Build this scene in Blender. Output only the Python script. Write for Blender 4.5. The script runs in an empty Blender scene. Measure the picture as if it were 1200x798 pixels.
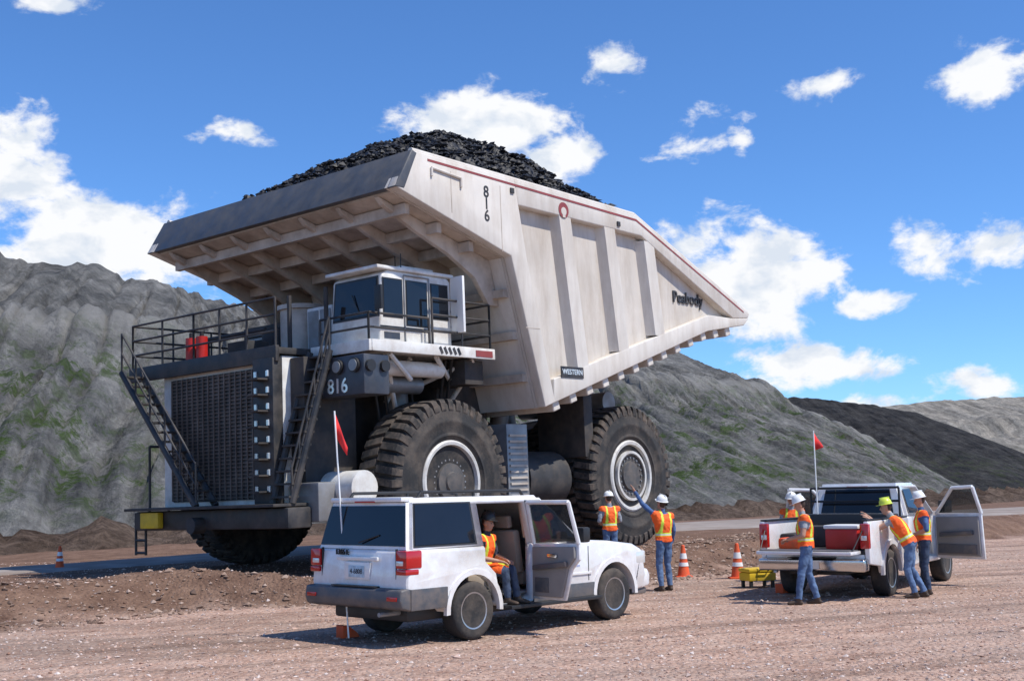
import bpy, bmesh, math, random
from math import sin, cos, radians, pi, atan2, sqrt, exp
from mathutils import Vector, Matrix, noise
random.seed(7)
SC = bpy.context.scene
SC.view_settings.view_transform = 'Standard'
SC.view_settings.look = 'None'
SC.view_settings.exposure = 0
COL = SC.collection

# ------------------------------------------------------------ helpers
def sstep(a, b, x):
    t = (x - a) / (b - a)
    t = max(0., min(1., t))
    return t * t * (3 - 2 * t)

def nn(nt, typ, **kw):
    n = nt.nodes.new(typ)
    for k, v in kw.items():
        setattr(n, k, v)
    return n

def ramp(nt, stops, src=None):
    r = nt.nodes.new('ShaderNodeValToRGB')
    e = r.color_ramp.elements
    while len(e) < len(stops):
        e.new(0.5)
    for el, (p, c) in zip(e, stops):
        el.position = p
        el.color = (c[0], c[1], c[2], 1) if not isinstance(c, (int, float)) else (c, c, c, 1)
    if src is not None:
        nt.links.new(src, r.inputs[0])
    return r

def mat(name, col, rough=.5, metal=0., var=.12, scale=3., bump=0., bscale=40., dirt=None, dirt_amt=.5, dscale=1.2, streak=False, coat=0., spec=None, low=None):
    m = bpy.data.materials.new(name)
    m.use_nodes = True
    nt = m.node_tree
    L = nt.links.new
    b = nt.nodes['Principled BSDF']
    b.inputs['Roughness'].default_value = rough
    b.inputs['Metallic'].default_value = metal
    if coat: b.inputs['Coat Weight'].default_value = coat; b.inputs['Coat Roughness'].default_value = .06
    if spec is not None: b.inputs['Specular IOR Level'].default_value = spec
    tc = nn(nt, 'ShaderNodeTexCoord')
    n1 = nn(nt, 'ShaderNodeTexNoise'); n1.inputs['Scale'].default_value = scale; n1.inputs['Detail'].default_value = 4
    L(tc.outputs['Object'], n1.inputs['Vector'])
    lo = [c * (1 - var) for c in col]; hi = [min(1, c * (1 + var)) for c in col]
    r = ramp(nt, [(.3, lo), (.7, hi)], n1.outputs['Fac'])
    out = r.outputs[0]
    if dirt:
        mp = nn(nt, 'ShaderNodeMapping')
        mp.inputs['Scale'].default_value = (1, 1, .18) if streak else (1, 1, 1)
        L(tc.outputs['Object'], mp.inputs[0])
        n2 = nn(nt, 'ShaderNodeTexNoise'); n2.inputs['Scale'].default_value = dscale; n2.inputs['Detail'].default_value = 6; n2.inputs['Roughness'].default_value = .68
        L(mp.outputs[0], n2.inputs['Vector'])
        fac = n2.outputs['Fac']
        if low:  # extra road dust towards the bottom (low = (z0,z1,amount))
            sx_ = nn(nt, 'ShaderNodeSeparateXYZ'); L(tc.outputs['Object'], sx_.inputs[0])
            q = nn(nt, 'ShaderNodeMapRange'); q.inputs[1].default_value = low[0]; q.inputs[2].default_value = low[1]; q.inputs[3].default_value = low[2]; q.inputs[4].default_value = 0
            L(sx_.outputs[2], q.inputs[0])
            ad = nn(nt, 'ShaderNodeMath', operation='ADD'); L(fac, ad.inputs[0]); L(q.outputs[0], ad.inputs[1]); fac = ad.outputs[0]
        r2 = ramp(nt, [(.42, 0.), (.68, dirt_amt)], fac)
        mx = nn(nt, 'ShaderNodeMix', data_type='RGBA')
        L(r2.outputs[0], mx.inputs[0]); L(out, mx.inputs[6]); mx.inputs[7].default_value = (*dirt, 1)
        out = mx.outputs[2]
        mr = nn(nt, 'ShaderNodeMapRange'); mr.inputs[3].default_value = rough; mr.inputs[4].default_value = min(1, rough + .35)
        L(r2.outputs[0], mr.inputs[0]); L(mr.outputs[0], b.inputs['Roughness'])
    L(out, b.inputs['Base Color'])
    if bump:
        n3 = nn(nt, 'ShaderNodeTexNoise'); n3.inputs['Scale'].default_value = bscale; n3.inputs['Detail'].default_value = 3
        L(tc.outputs['Object'], n3.inputs['Vector'])
        bp = nn(nt, 'ShaderNodeBump'); bp.inputs['Strength'].default_value = bump; bp.inputs['Distance'].default_value = .02
        L(n3.outputs['Fac'], bp.inputs['Height']); L(bp.outputs[0], b.inputs['Normal'])
    return m

def finish_bm(bm, name, par, m, sharp=.6, smooth=True):
    bmesh.ops.recalc_face_normals(bm, faces=bm.faces)
    for e in bm.edges:
        if len(e.link_faces) == 2:
            e.smooth = e.calc_face_angle(0) < sharp
    for f in bm.faces: f.smooth = smooth
    me = bpy.data.meshes.new(name); bm.to_mesh(me); bm.free()
    if m is not None:
        for mm in (m if isinstance(m, (list, tuple)) else [m]): me.materials.append(mm)
    o = bpy.data.objects.new(name, me); COL.objects.link(o)
    if par: o.parent = par
    return o

def empty(name, loc=(0, 0, 0), M=None):
    o = bpy.data.objects.new(name, None); COL.objects.link(o)
    o.empty_display_size = .3
    if M is not None: o.matrix_world = M
    else: o.location = loc
    return o

def bm_box(bm, c, s, R=None):
    mt = Matrix.Translation(c)
    if R: mt = mt @ R
    mt = mt @ Matrix.Diagonal((s[0], s[1], s[2], 1))
    return bmesh.ops.create_cube(bm, size=1, matrix=mt)['verts']

def box(par, name, c, s, m, R=None, bev=.015):
    bm = bmesh.new(); bm_box(bm, c, s, R)
    if bev: bmesh.ops.bevel(bm, geom=bm.edges[:], offset=min(bev, min(s) * .4), segments=2, affect='EDGES', profile=.6)
    return finish_bm(bm, name, par, m, sharp=1.0)

def bx(par, name, x0, x1, y0, y1, z0, z1, m, bev=.015):
    return box(par, name, ((x0 + x1) / 2, (y0 + y1) / 2, (z0 + z1) / 2), (abs(x1 - x0), abs(y1 - y0), abs(z1 - z0)), m, None, bev)

def bm_cyl(bm, p0, p1, r0, r1=None, seg=16, caps=True):
    p0 = Vector(p0); p1 = Vector(p1); r1 = r0 if r1 is None else r1
    d = p1 - p0
    q = Vector((0, 0, 1)).rotation_difference(d.normalized()).to_matrix().to_4x4()
    mt = Matrix.Translation((p0 + p1) / 2) @ q
    bmesh.ops.create_cone(bm, cap_ends=caps, cap_tris=False, segments=seg, radius1=r0, radius2=r1, depth=d.length, matrix=mt)

def cyl(par, name, p0, p1, r, m, r2=None, seg=24):
    bm = bmesh.new(); bm_cyl(bm, p0, p1, r, r2, seg)
    return finish_bm(bm, name, par, m)

def pipes(par, name, segs, r, m, seg=8):
    bm = bmesh.new()
    for a, b in segs: bm_cyl(bm, a, b, r, None, seg)
    return finish_bm(bm, name, par, m)

def boxes(par, name, lst, m, bev=0):
    bm = bmesh.new()
    for t in lst: bm_box(bm, t[0], t[1], t[2] if len(t) > 2 else None)
    if bev: bmesh.ops.bevel(bm, geom=bm.edges[:], offset=bev, segments=1, affect='EDGES')
    return finish_bm(bm, name, par, m)

def prism(par, name, pts, a, b, m, axis='y', bev=0.):
    bm = bmesh.new()
    def mk(u, v, w):
        return {'y': (u, w, v), 'x': (w, u, v), 'z': (u, v, w)}[axis]
    v0 = [bm.verts.new(mk(u, v, a)) for u, v in pts]
    v1 = [bm.verts.new(mk(u, v, b)) for u, v in pts]
    n = len(pts)
    bm.faces.new(v0); bm.faces.new(v1[::-1])
    for i in range(n): bm.faces.new((v0[i], v1[i], v1[(i + 1) % n], v0[(i + 1) % n]))
    bmesh.ops.recalc_face_normals(bm, faces=bm.faces)
    if bev:
        ed = [e for e in bm.edges if e.calc_face_angle(0) > .35]
        bmesh.ops.bevel(bm, geom=ed, offset=bev, segments=3, affect='EDGES', profile=.5)
    return finish_bm(bm, name, par, m, sharp=.5)

def lathe(par, name, prof, c, m, axis='y', seg=48, sharp=.5):
    bm = bmesh.new(); rings = []
    for r, h in prof:
        ring = []
        for i in range(seg):
            a = 2 * pi * i / seg
            u, v = r * cos(a), r * sin(a)
            p = (u, h, v) if axis == 'y' else ((u, v, h) if axis == 'z' else (h, u, v))
            ring.append(bm.verts.new((p[0] + c[0], p[1] + c[1], p[2] + c[2])))
        rings.append(ring)
    for A, B in zip(rings, rings[1:]):
        for i in range(seg):
            bm.faces.new((A[i], A[(i + 1) % seg], B[(i + 1) % seg], B[i]))
    for R_ in (rings[0], rings[-1]):
        try: bm.faces.new(R_)
        except Exception: pass
    bmesh.ops.remove_doubles(bm, verts=bm.verts, dist=1e-5)
    return finish_bm(bm, name, par, m, sharp=sharp)

def panel(par, name, pts, th, m, bev=0.):
    P = [Vector(p) for p in pts]
    n = (P[1] - P[0]).cross(P[2] - P[0]).normalized()
    bm = bmesh.new()
    a = [bm.verts.new(p) for p in P]; b = [bm.verts.new(p + n * th) for p in P]
    bm.faces.new(a); bm.faces.new(b[::-1]); k = len(P)
    for i in range(k): bm.faces.new((a[i], b[i], b[(i + 1) % k], a[(i + 1) % k]))
    if bev: bmesh.ops.bevel(bm, geom=bm.edges[:], offset=bev, segments=2, affect='EDGES')
    return finish_bm(bm, name, par, m)

def text(par, name, body, loc, size, m, face, ext=.006, ls=1., align='CENTER'):
    c = bpy.data.curves.new(name, 'FONT'); c.body = body; c.size = size; c.extrude = ext
    c.align_x = align; c.align_y = 'CENTER'; c.space_line = ls; c.offset = size * .012
    c.materials.append(m)
    o = bpy.data.objects.new(name, c); COL.objects.link(o); o.parent = par
    ax = {'+y': ((-1, 0, 0), (0, 0, 1), (0, 1, 0)), '+x': ((0, 1, 0), (0, 0, 1), (1, 0, 0)),
          '-x': ((0, -1, 0), (0, 0, 1), (-1, 0, 0)), '-y': ((1, 0, 0), (0, 0, 1), (0, -1, 0))}[face]
    R = Matrix(ax).transposed()
    o.matrix_local = Matrix.Translation(loc) @ R.to_4x4()
    return o

def boolean(o, cutters):
    for c in cutters:
        md = o.modifiers.new('b', 'BOOLEAN'); md.operation = 'DIFFERENCE'; md.object = c; md.solver = 'EXACT'
    bpy.context.view_layer.update()
    dg = bpy.context.evaluated_depsgraph_get()
    me = bpy.data.meshes.new_from_object(o.evaluated_get(dg))
    o.modifiers.clear(); o.data = me

def delete(o): bpy.data.objects.remove(o, do_unlink=True)

# ------------------------------------------------------------ materials
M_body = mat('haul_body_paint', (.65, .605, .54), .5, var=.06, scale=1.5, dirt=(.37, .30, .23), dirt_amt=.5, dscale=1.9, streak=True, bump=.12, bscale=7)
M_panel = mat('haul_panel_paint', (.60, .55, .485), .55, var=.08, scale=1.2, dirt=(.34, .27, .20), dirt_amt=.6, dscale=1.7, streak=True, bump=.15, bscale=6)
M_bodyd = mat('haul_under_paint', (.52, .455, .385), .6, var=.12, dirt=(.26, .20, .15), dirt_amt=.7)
M_lip = mat('lip_dark_grey', (.065, .072, .085), .5, var=.15, dirt=(.14, .13, .12), dirt_amt=.5, dscale=2)  # canopy lip coloured darker and bluer than the rest of the body
M_white = mat('white_machine_paint', (.74, .73, .69), .4, var=.06, dirt=(.38, .30, .23), dirt_amt=.5, dscale=2.6)
M_black = mat('black_paint', (.022, .023, .026), .5, var=.3, dirt=(.12, .10, .085), dirt_amt=.55, dscale=2)
M_dark = mat('chassis_dark', (.03, .03, .032), .7, var=.3, dirt=(.12, .095, .075), dirt_amt=.6, dscale=2)
M_grey = mat('grey_steel', (.27, .28, .29), .45, .4, var=.2, dirt=(.2, .16, .13), dirt_amt=.5)
M_slate = mat('slate_box', (.035, .045, .065), .4, var=.2, dirt=(.16, .14, .12), dirt_amt=.3)
M_rub = mat('rubber', (.022, .022, .023), .85, var=.2, dirt=(.13, .105, .085), dirt_amt=.75, dscale=2.2, bump=.3, bscale=25)
M_rubtread = mat('rubber_tread', (.03, .028, .027), .9, var=.2, dirt=(.15, .115, .09), dirt_amt=.9, dscale=3)
M_rim = mat('rim_white', (.62, .61, .58), .45, var=.08, dirt=(.3, .24, .19), dirt_amt=.5, dscale=4)
M_rimd = mat('rim_dark', (.075, .072, .07), .6, var=.2, dirt=(.2, .16, .13), dirt_amt=.5, dscale=4)
M_glass = mat('dark_glass', (.010, .012, .016), .04, var=.1, spec=.5)
M_tint = mat('tinted_glass', (.04, .05, .055), .04, var=.1); M_tint.node_tree.nodes['Principled BSDF'].inputs['Alpha'].default_value = .55
M_red = mat('red_paint', (.5, .02, .015), .4, var=.1)
M_redl = mat('red_lens', (.45, .008, .008), .15, var=.1, coat=.5)
M_maroon = mat('maroon_stripe', (.26, .05, .045), .5)
M_orange = mat('hi_vis_orange', (.88, .12, .012), .75, var=.14, scale=14, bump=.5, bscale=22)
M_lime = mat('hi_vis_lime', (.6, .75, .06), .6, var=.1, scale=10)
M_silver = mat('reflective_tape', (.6, .6, .56), .35, var=.08)
M_yellow = mat('yellow_case', (.75, .50, .02), .5, var=.1, dirt=(.2, .13, .08), dirt_amt=.5)
M_carw = mat('car_white', (.80, .80, .80), .2, var=.02, coat=.8, dirt=(.50, .40, .32), dirt_amt=.4, dscale=5, low=(.3, .8, .16))
M_card = mat('car_cladding', (.075, .08, .09), .45, var=.15, dirt=(.25, .19, .15), dirt_amt=.5, dscale=4, low=(.3, .6, .08))
M_plast = mat('black_plastic', (.02, .02, .021), .5)
M_int = mat('interior_grey', (.24, .23, .22), .8, var=.1)
M_seat = mat('seat_tan', (.30, .25, .20), .85, var=.15)
M_alloy = mat('alloy_wheel', (.5, .5, .51), .3, .8, var=.1, dirt=(.25, .2, .17), dirt_amt=.5)
M_chrome = mat('chrome', (.6, .6, .6), .18, 1., var=.05)
M_skin = mat('skin', (.46, .25, .17), .55, var=.1, scale=8)
M_hair = mat('hair', (.05, .03, .02), .8)
M_jean = mat('denim', (.09, .15, .27), .85, var=.3, scale=9, bump=.6, bscale=14)
M_jeand = mat('denim_dark', (.035, .055, .10), .85, var=.25, scale=9, bump=.6, bscale=14)
M_shirtb = mat('shirt_blue', (.06, .12, .27), .85, var=.2, scale=8, bump=.4, bscale=16)
M_shirtg = mat('shirt_grey', (.30, .32, .35), .85, var=.2, scale=8, bump=.4, bscale=16)
M_shirtd = mat('shirt_dark', (.04, .045, .07), .85, var=.2, scale=8, bump=.4, bscale=16)
M_boot = mat('boot_leather', (.07, .045, .03), .7, var=.3)
M_hatw = mat('hat_white', (.78, .78, .76), .3, var=.03)
M_haty = mat('hat_lime', (.62, .72, .08), .3, var=.03)
M_eye = mat('eye_dark', (.02, .015, .01), .2)
M_cone = mat('cone_orange', (.80, .10, .02), .6, var=.08, dirt=(.35, .12, .06), dirt_amt=.5, dscale=9)
M_amber = mat('amber', (.75, .15, .02), .3)
M_lamp = mat('lamp_glass', (.75, .75, .72), .15, .3, var=.05)

# ------------------------------------------------------------ truck frame
TO = Vector((-4.1535, 28.668, .3197))
TM = Matrix.Translation(TO) @ Matrix.Rotation(radians(229.31), 4, 'Z') @ Matrix.Rotation(radians(.947), 4, 'Y') @ Matrix.Rotation(radians(.809), 4, 'X')

# ------------------------------------------------------------ terrain
def foot_of(s): return 15.0 + sstep(16.5, 12.5, s) * 3.6
def gz(x, y, fine=True):
    s = .652 * x + .758 * y; c = -.758 * x + .652 * y
    left = sstep(16.5, 12.5, s)
    foot = foot_of(s)
    t = sstep(foot, foot + 1.9, c)
    ds = max(-12, min(12, s - 19.03)); dc = max(-10, min(10, c - 21.84))
    z = (.315 + .0165 * ds - .0141 * dc) * t
    if left > 0:
        n = noise.noise(Vector((s * .45, c * .3, 3)))
        z += left * (.36 + .14 * n) * exp(-((c - foot - 2.0) / 1.1) ** 2)
    if fine and abs(x) < 60 and y < 70:
        k = .32 + 1.3 * exp(-((c - foot - 1.2) / 1.8) ** 2)
        z += k * (.045 * noise.noise(Vector((x * .55, y * .55, 0))) + .035 * noise.noise(Vector((x * 2.1, y * 2.1, 5)))) * (1 - sstep(40, 60, abs(x)))
    return z

def lines(lo, hi, step, far, lofar):
    a = []
    v = lo
    while v <= hi: a.append(v); v += step
    st = step
    while a[-1] < far: st *= 1.28; a.append(a[-1] + st)
    st = step; pre = [lo]
    while pre[-1] > lofar: st *= 1.28; pre.append(pre[-1] - st)
    return sorted(pre[1:]) + a
XS = lines(-24, 28, .17, 4000, -4000); YS = lines(9, 46, .15, 5000, -3000)
verts = []; attr = []
for y in YS:
    for x in XS:
        verts.append((x, y, gz(x, y)))
        s = .652 * x + .758 * y; c = -.758 * x + .652 * y
        f0 = foot_of(s)
        attr.append(sstep(f0 - .6, f0 + .5, c + .8 * noise.noise(Vector((x * .8, y * .8, 9)))))
nx = len(XS); faces = []
for j in range(len(YS) - 1):
    for i in range(nx - 1):
        k = j * nx + i; faces.append((k, k + 1, k + nx + 1, k + nx))
me = bpy.data.meshes.new('ground'); me.from_pydata(verts, [], faces)
at = me.attributes.new('berm', 'FLOAT', 'POINT'); at.data.foreach_set('value', attr)
me.polygons.foreach_set('use_smooth', [True] * len(me.polygons))
ground = bpy.data.objects.new('ground', me); COL.objects.link(ground)

mg = bpy.data.materials.new('gravel_ground'); mg.use_nodes = True; nt = mg.node_tree; L = nt.links.new
b = nt.nodes['Principled BSDF']; b.inputs['Roughness'].default_value = .95; b.inputs['Specular IOR Level'].default_value = .15
tc = nn(nt, 'ShaderNodeTexCoord')
def tex(scale, det=5, rough=.6, typ='ShaderNodeTexNoise', sc=None, rz=0):
    n = nn(nt, typ); n.inputs['Scale'].default_value = scale
    if 'Noise' in typ: n.inputs['Detail'].default_value = det; n.inputs['Roughness'].default_value = rough
    if sc:
        mp = nn(nt, 'ShaderNodeMapping', vector_type='TEXTURE'); mp.inputs['Scale'].default_value = sc; mp.inputs['Rotation'].default_value = (0, 0, rz)
        L(tc.outputs['Object'], mp.inputs[0]); L(mp.outputs[0], n.inputs['Vector'])
    else: L(tc.outputs['Object'], n.inputs['Vector'])
    return n
def mixc(f, a, b_, blend='MIX'):
    m = nn(nt, 'ShaderNodeMix', data_type='RGBA', blend_type=blend)
    for s_, v in ((0, f), (6, a), (7, b_)):
        if hasattr(v, 'is_output'): L(v, m.inputs[s_])
        elif s_ == 0: m.inputs[0].default_value = v
        else: m.inputs[s_].default_value = (*v, 1)
    return m.outputs[2]
n_big = tex(.22, 4); n_mid = tex(1.7, 5, .7); n_fine = tex(14, 4, .75); vo = tex(15, typ='ShaderNodeTexVoronoi')
trk = tex(1.6, 4, .65, sc=(16, 1, 1), rz=radians(22)); trk2 = tex(.5, 3, .6, sc=(8, 1, 1), rz=radians(8))
base = ramp(nt, [(.32, (.33, .195, .14)), (.5, (.47, .305, .225)), (.68, (.57, .41, .315))], n_mid.outputs['Fac']).outputs[0]
greyp = ramp(nt, [(.46, 0.), (.64, .6)], n_big.outputs['Fac']).outputs[0]
base = mixc(greyp, base, (.42, .325, .265))
peb = ramp(nt, [(0, (.24, .14, .105)), (.35, (.52, .33, .25)), (.6, (.62, .47, .39)), (.8, (.34, .24, .20)), (1, (.68, .56, .49))], vo.outputs['Color']).outputs[0]
base = mixc(.36, base, peb)
base = mixc(.55, base, ramp(nt, [(.3, .5), (.7, 1.25)], n_fine.outputs['Fac']).outputs[0], 'MULTIPLY')
base = mixc(.75, base, ramp(nt, [(.38, .62), (.5, 1.), (.64, 1.12)], trk.outputs['Fac']).outputs[0], 'MULTIPLY')
base = mixc(.6, base, ramp(nt, [(.38, .62), (.52, 1.05)], trk2.outputs['Fac']).outputs[0], 'MULTIPLY')
brn = ramp(nt, [(.3, (.12, .068, .047)), (.7, (.27, .17, .12))], n_mid.outputs['Fac']).outputs[0]
brn = mixc(.55, brn, ramp(nt, [(.3, .5), (.7, 1.25)], n_fine.outputs['Fac']).outputs[0], 'MULTIPLY')
an = nn(nt, 'ShaderNodeAttribute', attribute_name='berm')
base = mixc(an.outputs['Fac'], base, brn)
L(base, b.inputs['Base Color'])
add = nn(nt, 'ShaderNodeMath', operation='ADD'); L(n_fine.outputs['Fac'], add.inputs[0])
mul = nn(nt, 'ShaderNodeMath', operation='MULTIPLY'); mul.inputs[1].default_value = -.8; L(vo.outputs['Distance'], mul.inputs[0]); L(mul.outputs[0], add.inputs[1])
bp = nn(nt, 'ShaderNodeBump'); bp.inputs['Strength'].default_value = .9; bp.inputs['Distance'].default_value = .05
L(add.outputs[0], bp.inputs['Height']); L(bp.outputs[0], b.inputs['Normal'])
me.materials.append(mg)

# road
def road_mesh():
    ux = Vector((.86, .51)); un = Vector((-.51, .86))
    V = []; F = []; na = 260; nb = 12
    for i in range(na):
        a = -70 + i * 1.3
        wd = 3.4 + 7.5 * sstep(2, 42, a)
        for j in range(nb):
            w = 32.3 + j * (wd / (nb - 1))
            w += .35 * noise.noise(Vector((a * .35, j, 0))) * (1 if j in (0, nb - 1) else 0)
            p = ux * a + un * w
            V.append((p.x, p.y, gz(p.x, p.y) + .05 - (.06 if j in (0, nb - 1) else 0)))
    for i in range(na - 1):
        for j in range(nb - 1):
            k = i * nb + j; F.append((k, k + nb, k + nb + 1, k + 1))
    m_ = bpy.data.meshes.new('haul_road'); m_.from_pydata(V, [], F)
    m_.materials.append(mat('road_dust', (.30, .262, .235), .95, var=.2, scale=.8, dirt=(.2, .145, .11), dirt_amt=.6, dscale=.7, bump=.5, bscale=4, spec=.1))
    o = bpy.data.objects.new('haul_road', m_); COL.objects.link(o)
road_mesh()

# stones
def stones(name, n, fn, mt):
    V = []; F = []
    base = [(1, 0, 0), (0, 1, 0), (-1, 0, 0), (0, -1, 0), (0, 0, 1), (0, 0, -1)]
    fc = [(0, 1, 4), (1, 2, 4), (2, 3, 4), (3, 0, 4), (1, 0, 5), (2, 1, 5), (3, 2, 5), (0, 3, 5)]
    for _ in range(n):
        r = fn()
        if r is None: continue
        x, y, z, s = r
        k = len(V); R = Matrix.Rotation(random.random() * 6.28, 3, 'Z') @ Matrix.Rotation(random.uniform(-.5, .5), 3, 'X')
        sc = (s * random.uniform(.7, 1.4), s * random.uniform(.6, 1.1), s * random.uniform(.4, .8))
        for bv in base:
            v = R @ Vector([bv[i] * sc[i] * random.uniform(.75, 1.2) for i in range(3)])
            V.append((x + v.x, y + v.y, z + v.z))
        F += [tuple(k + q for q in f) for f in fc]
    m_ = bpy.data.meshes.new(name); m_.from_pydata(V, [], F); m_.materials.append(mt)
    o = bpy.data.objects.new(name, m_); COL.objects.link(o); return o
def island_mat(name, stops, rough=.9):
    m = bpy.data.materials.new(name); m.use_nodes = True; nt = m.node_tree
    g = nn(nt, 'ShaderNodeNewGeometry'); r = ramp(nt, stops, g.outputs['Random Per Island'])
    nt.links.new(r.outputs[0], nt.nodes['Principled BSDF'].inputs['Base Color'])
    nt.nodes['Principled BSDF'].inputs['Roughness'].default_value = rough
    return m
def st1():
    Y = 9.5 + 26 * random.random() ** 1.6
    X = random.uniform(-.47, .47) * Y
    return X, Y, gz(X, Y) + .004, .009 + .024 * random.random() ** 3 + .022 * (random.random() < .035)
stones('gravel', 24000, st1, island_mat('gravel_stones', [(0, (.26, .145, .10)), (.3, (.47, .30, .23)), (.55, (.58, .44, .37)), (.75, (.34, .26, .23)), (1, (.70, .60, .54))]))
def st2():
    a = random.uniform(-6, 34); c0 = foot_of(a) + random.uniform(-.8, 3.2)
    x = .652 * a - .758 * c0; y = .758 * a + .652 * c0
    return x, y, gz(x, y) + .01, .015 + .08 * random.random() ** 4
stones('berm_rubble', 6500, st2, island_mat('berm_stones', [(0, (.12, .075, .055)), (.5, (.25, .165, .12)), (1, (.40, .30, .24))]))

# hills
def hill(name, crest, base, mt, nu=360, nv=60, gull=1.0, bench=None, back=60, freq=1.):
    def interp(pts, t):
        ls = [0]
        for a, b_ in zip(pts, pts[1:]): ls.append(ls[-1] + (Vector(b_) - Vector(a)).length)
        d = t * ls[-1]
        for i in range(len(pts) - 1):
            if d <= ls[i + 1] + 1e-6:
                u = (d - ls[i]) / (ls[i + 1] - ls[i]); return Vector(pts[i]).lerp(Vector(pts[i + 1]), u)
        return Vector(pts[-1])
    V = []; F = []; A = []; U = []
    nb = 10
    for i in range(nu):
        u = i / (nu - 1)
        C = interp(crest, u); B = interp(base, u)
        arc = u * 200 * freq
        dr = Vector((C.x - B.x, C.y - B.y, 0)); dr = dr.normalized() if dr.length > 1e-4 else Vector((0, 1, 0))
        for j in range(nv + nb):
            if j < nv:
                t = j / (nv - 1)
                tz = t
                if bench:
                    tz = t - .05 * sin(2 * pi * min(1, max(0, (t - bench + .12) / .24)))
                p = B.lerp(C, t); z = B.z + (C.z - B.z) * tz
                env = sin(pi * min(1, t * .93 + .04)) ** .6
                hgt = (C.z - B.z)
                wob = noise.noise(Vector((arc * .05, t * 1.5, 2))) * 6 + noise.noise(Vector((arc * .4, t * 4, 12))) * 1.2
                g1 = abs(noise.noise(Vector(((arc + wob) * .22, t * .8, 7))))
                g2 = abs(noise.noise(Vector(((arc + wob) * .75, t * 1.6, 17))))
                g4 = abs(noise.noise(Vector(((arc + wob) * 2.0, t * 3.5, 27))))
                g3 = noise.noise(Vector((p.x * .5, p.y * .5, z * .5))) + .6 * noise.noise(Vector((p.x * 1.3, p.y * 1.3, z * 1.3)))
                g1 = min(g1, .28); g2 = min(g2, .25)
                z += gull * env * hgt * (.26 * (g1 - .15) + .11 * (g2 - .13) + .035 * (g4 - .12)) + .25 * g3 * gull * env
                z += gull * t * (.35 * noise.noise(Vector((arc * .6, 3, 1))) + .5 * noise.noise(Vector((arc * .15, 3, 4))))
                V.append((p.x, p.y, z)); A.append(t); U += [arc + wob, t * 10, g1 * 4]
            else:
                q = (j - nv + 1) / nb
                p = C + dr * back * q; V.append((p.x, p.y, (C.z) * (1 - q * q) - 1 * q)); A.append(1); U += [arc, 10 + q, 0]
    W = nv + nb
    for i in range(nu - 1):
        for j in range(W - 1):
            k = i * W + j; F.append((k, k + W, k + W + 1, k + 1))
    m_ = bpy.data.meshes.new(name); m_.from_pydata(V, [], F)
    at = m_.attributes.new('t', 'FLOAT', 'POINT'); at.data.foreach_set('value', A)
    au = m_.attributes.new('suv', 'FLOAT_VECTOR', 'POINT'); au.data.foreach_set('vector', U)
    m_.polygons.foreach_set('use_smooth', [True] * len(m_.polygons)); m_.materials.append(mt)
    o = bpy.data.objects.new(name, m_); COL.objects.link(o); return o

def hill_mat(name, lo, hi, green=None, gamt=.9, gh=(.05, .6), bench=None):
    m = bpy.data.materials.new(name); m.use_nodes = True; nt = m.node_tree; L = nt.links.new
    b = nt.nodes['Principled BSDF']; b.inputs['Roughness'].default_value = 1; b.inputs['Specular IOR Level'].default_value = .05
    tc = nn(nt, 'ShaderNodeTexCoord'); us = nn(nt, 'ShaderNodeAttribute', attribute_name='suv'); at = nn(nt, 'ShaderNodeAttribute', attribute_name='t')
    def tx(s, d=6, r=.7, src=None):
        n = nn(nt, 'ShaderNodeTexNoise'); n.inputs['Scale'].default_value = s; n.inputs['Detail'].default_value = d; n.inputs['Roughness'].default_value = r
        L(src or tc.outputs['Object'], n.inputs['Vector']); return n.outputs['Fac']
    def mx(f, a, c, bl='MIX'):
        q = nn(nt, 'ShaderNodeMix', data_type='RGBA', blend_type=bl)
        L(f, q.inputs[0]) if hasattr(f, 'is_output') else setattr(q.inputs[0], 'default_value', f)
        for s_, v in ((6, a), (7, c)):
            if hasattr(v, 'is_output'): L(v, q.inputs[s_])
            else: q.inputs[s_].default_value = (*v, 1)
        return q.outputs[2]
    col = ramp(nt, [(.35, lo), (.65, hi)], tx(.35)).outputs[0]
    col = mx(.75, col, ramp(nt, [(.34, .45), (.5, .95), (.66, 1.45)], tx(.9, 5, .7, us.outputs['Vector'])).outputs[0], 'MULTIPLY')
    col = mx(.6, col, ramp(nt, [(.3, .45), (.7, 1.4)], tx(2.2, 6, .8)).outputs[0], 'MULTIPLY')
    if bench:
        bb = ramp(nt, [(bench - .05, 0.), (bench - .015, .6), (bench + .015, .6), (bench + .04, 0.)], at.outputs['Fac']).outputs[0]
        col = mx(bb, col, [min(1, c * 1.3) for c in hi])
    if green:
        hr = ramp(nt, [(max(0, gh[0] - .04), 0.), (gh[0] + .06, 1.), (gh[1] - .12, .9), (gh[1], 0.)], at.outputs['Fac']).outputs[0]
        gm = ramp(nt, [(.50, 0.), (.57, gamt)], tx(.5, 8, .8)).outputs[0]
        big = ramp(nt, [(.38, .15), (.52, 1.)], tx(.07, 3)).outputs[0]
        m1 = nn(nt, 'ShaderNodeMath', operation='MULTIPLY'); L(hr, m1.inputs[0]); L(gm, m1.inputs[1])
        m2 = nn(nt, 'ShaderNodeMath', operation='MULTIPLY'); L(m1.outputs[0], m2.inputs[0]); L(big, m2.inputs[1])
        gcol = ramp(nt, [(.3, [c * .55 for c in green]), (.7, [c * 1.4 for c in green])], tx(3, 4)).outputs[0]
        col = mx(m2.outputs[0], col, gcol)
    L(col, b.inputs['Base Color'])
    bp = nn(nt, 'ShaderNodeBump'); bp.inputs['Strength'].default_value = 1.; bp.inputs['Distance'].default_value = .7
    L(tx(1.1, 7, .75), bp.inputs['Height']); L(bp.outputs[0], b.inputs['Normal'])
    return m
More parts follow.
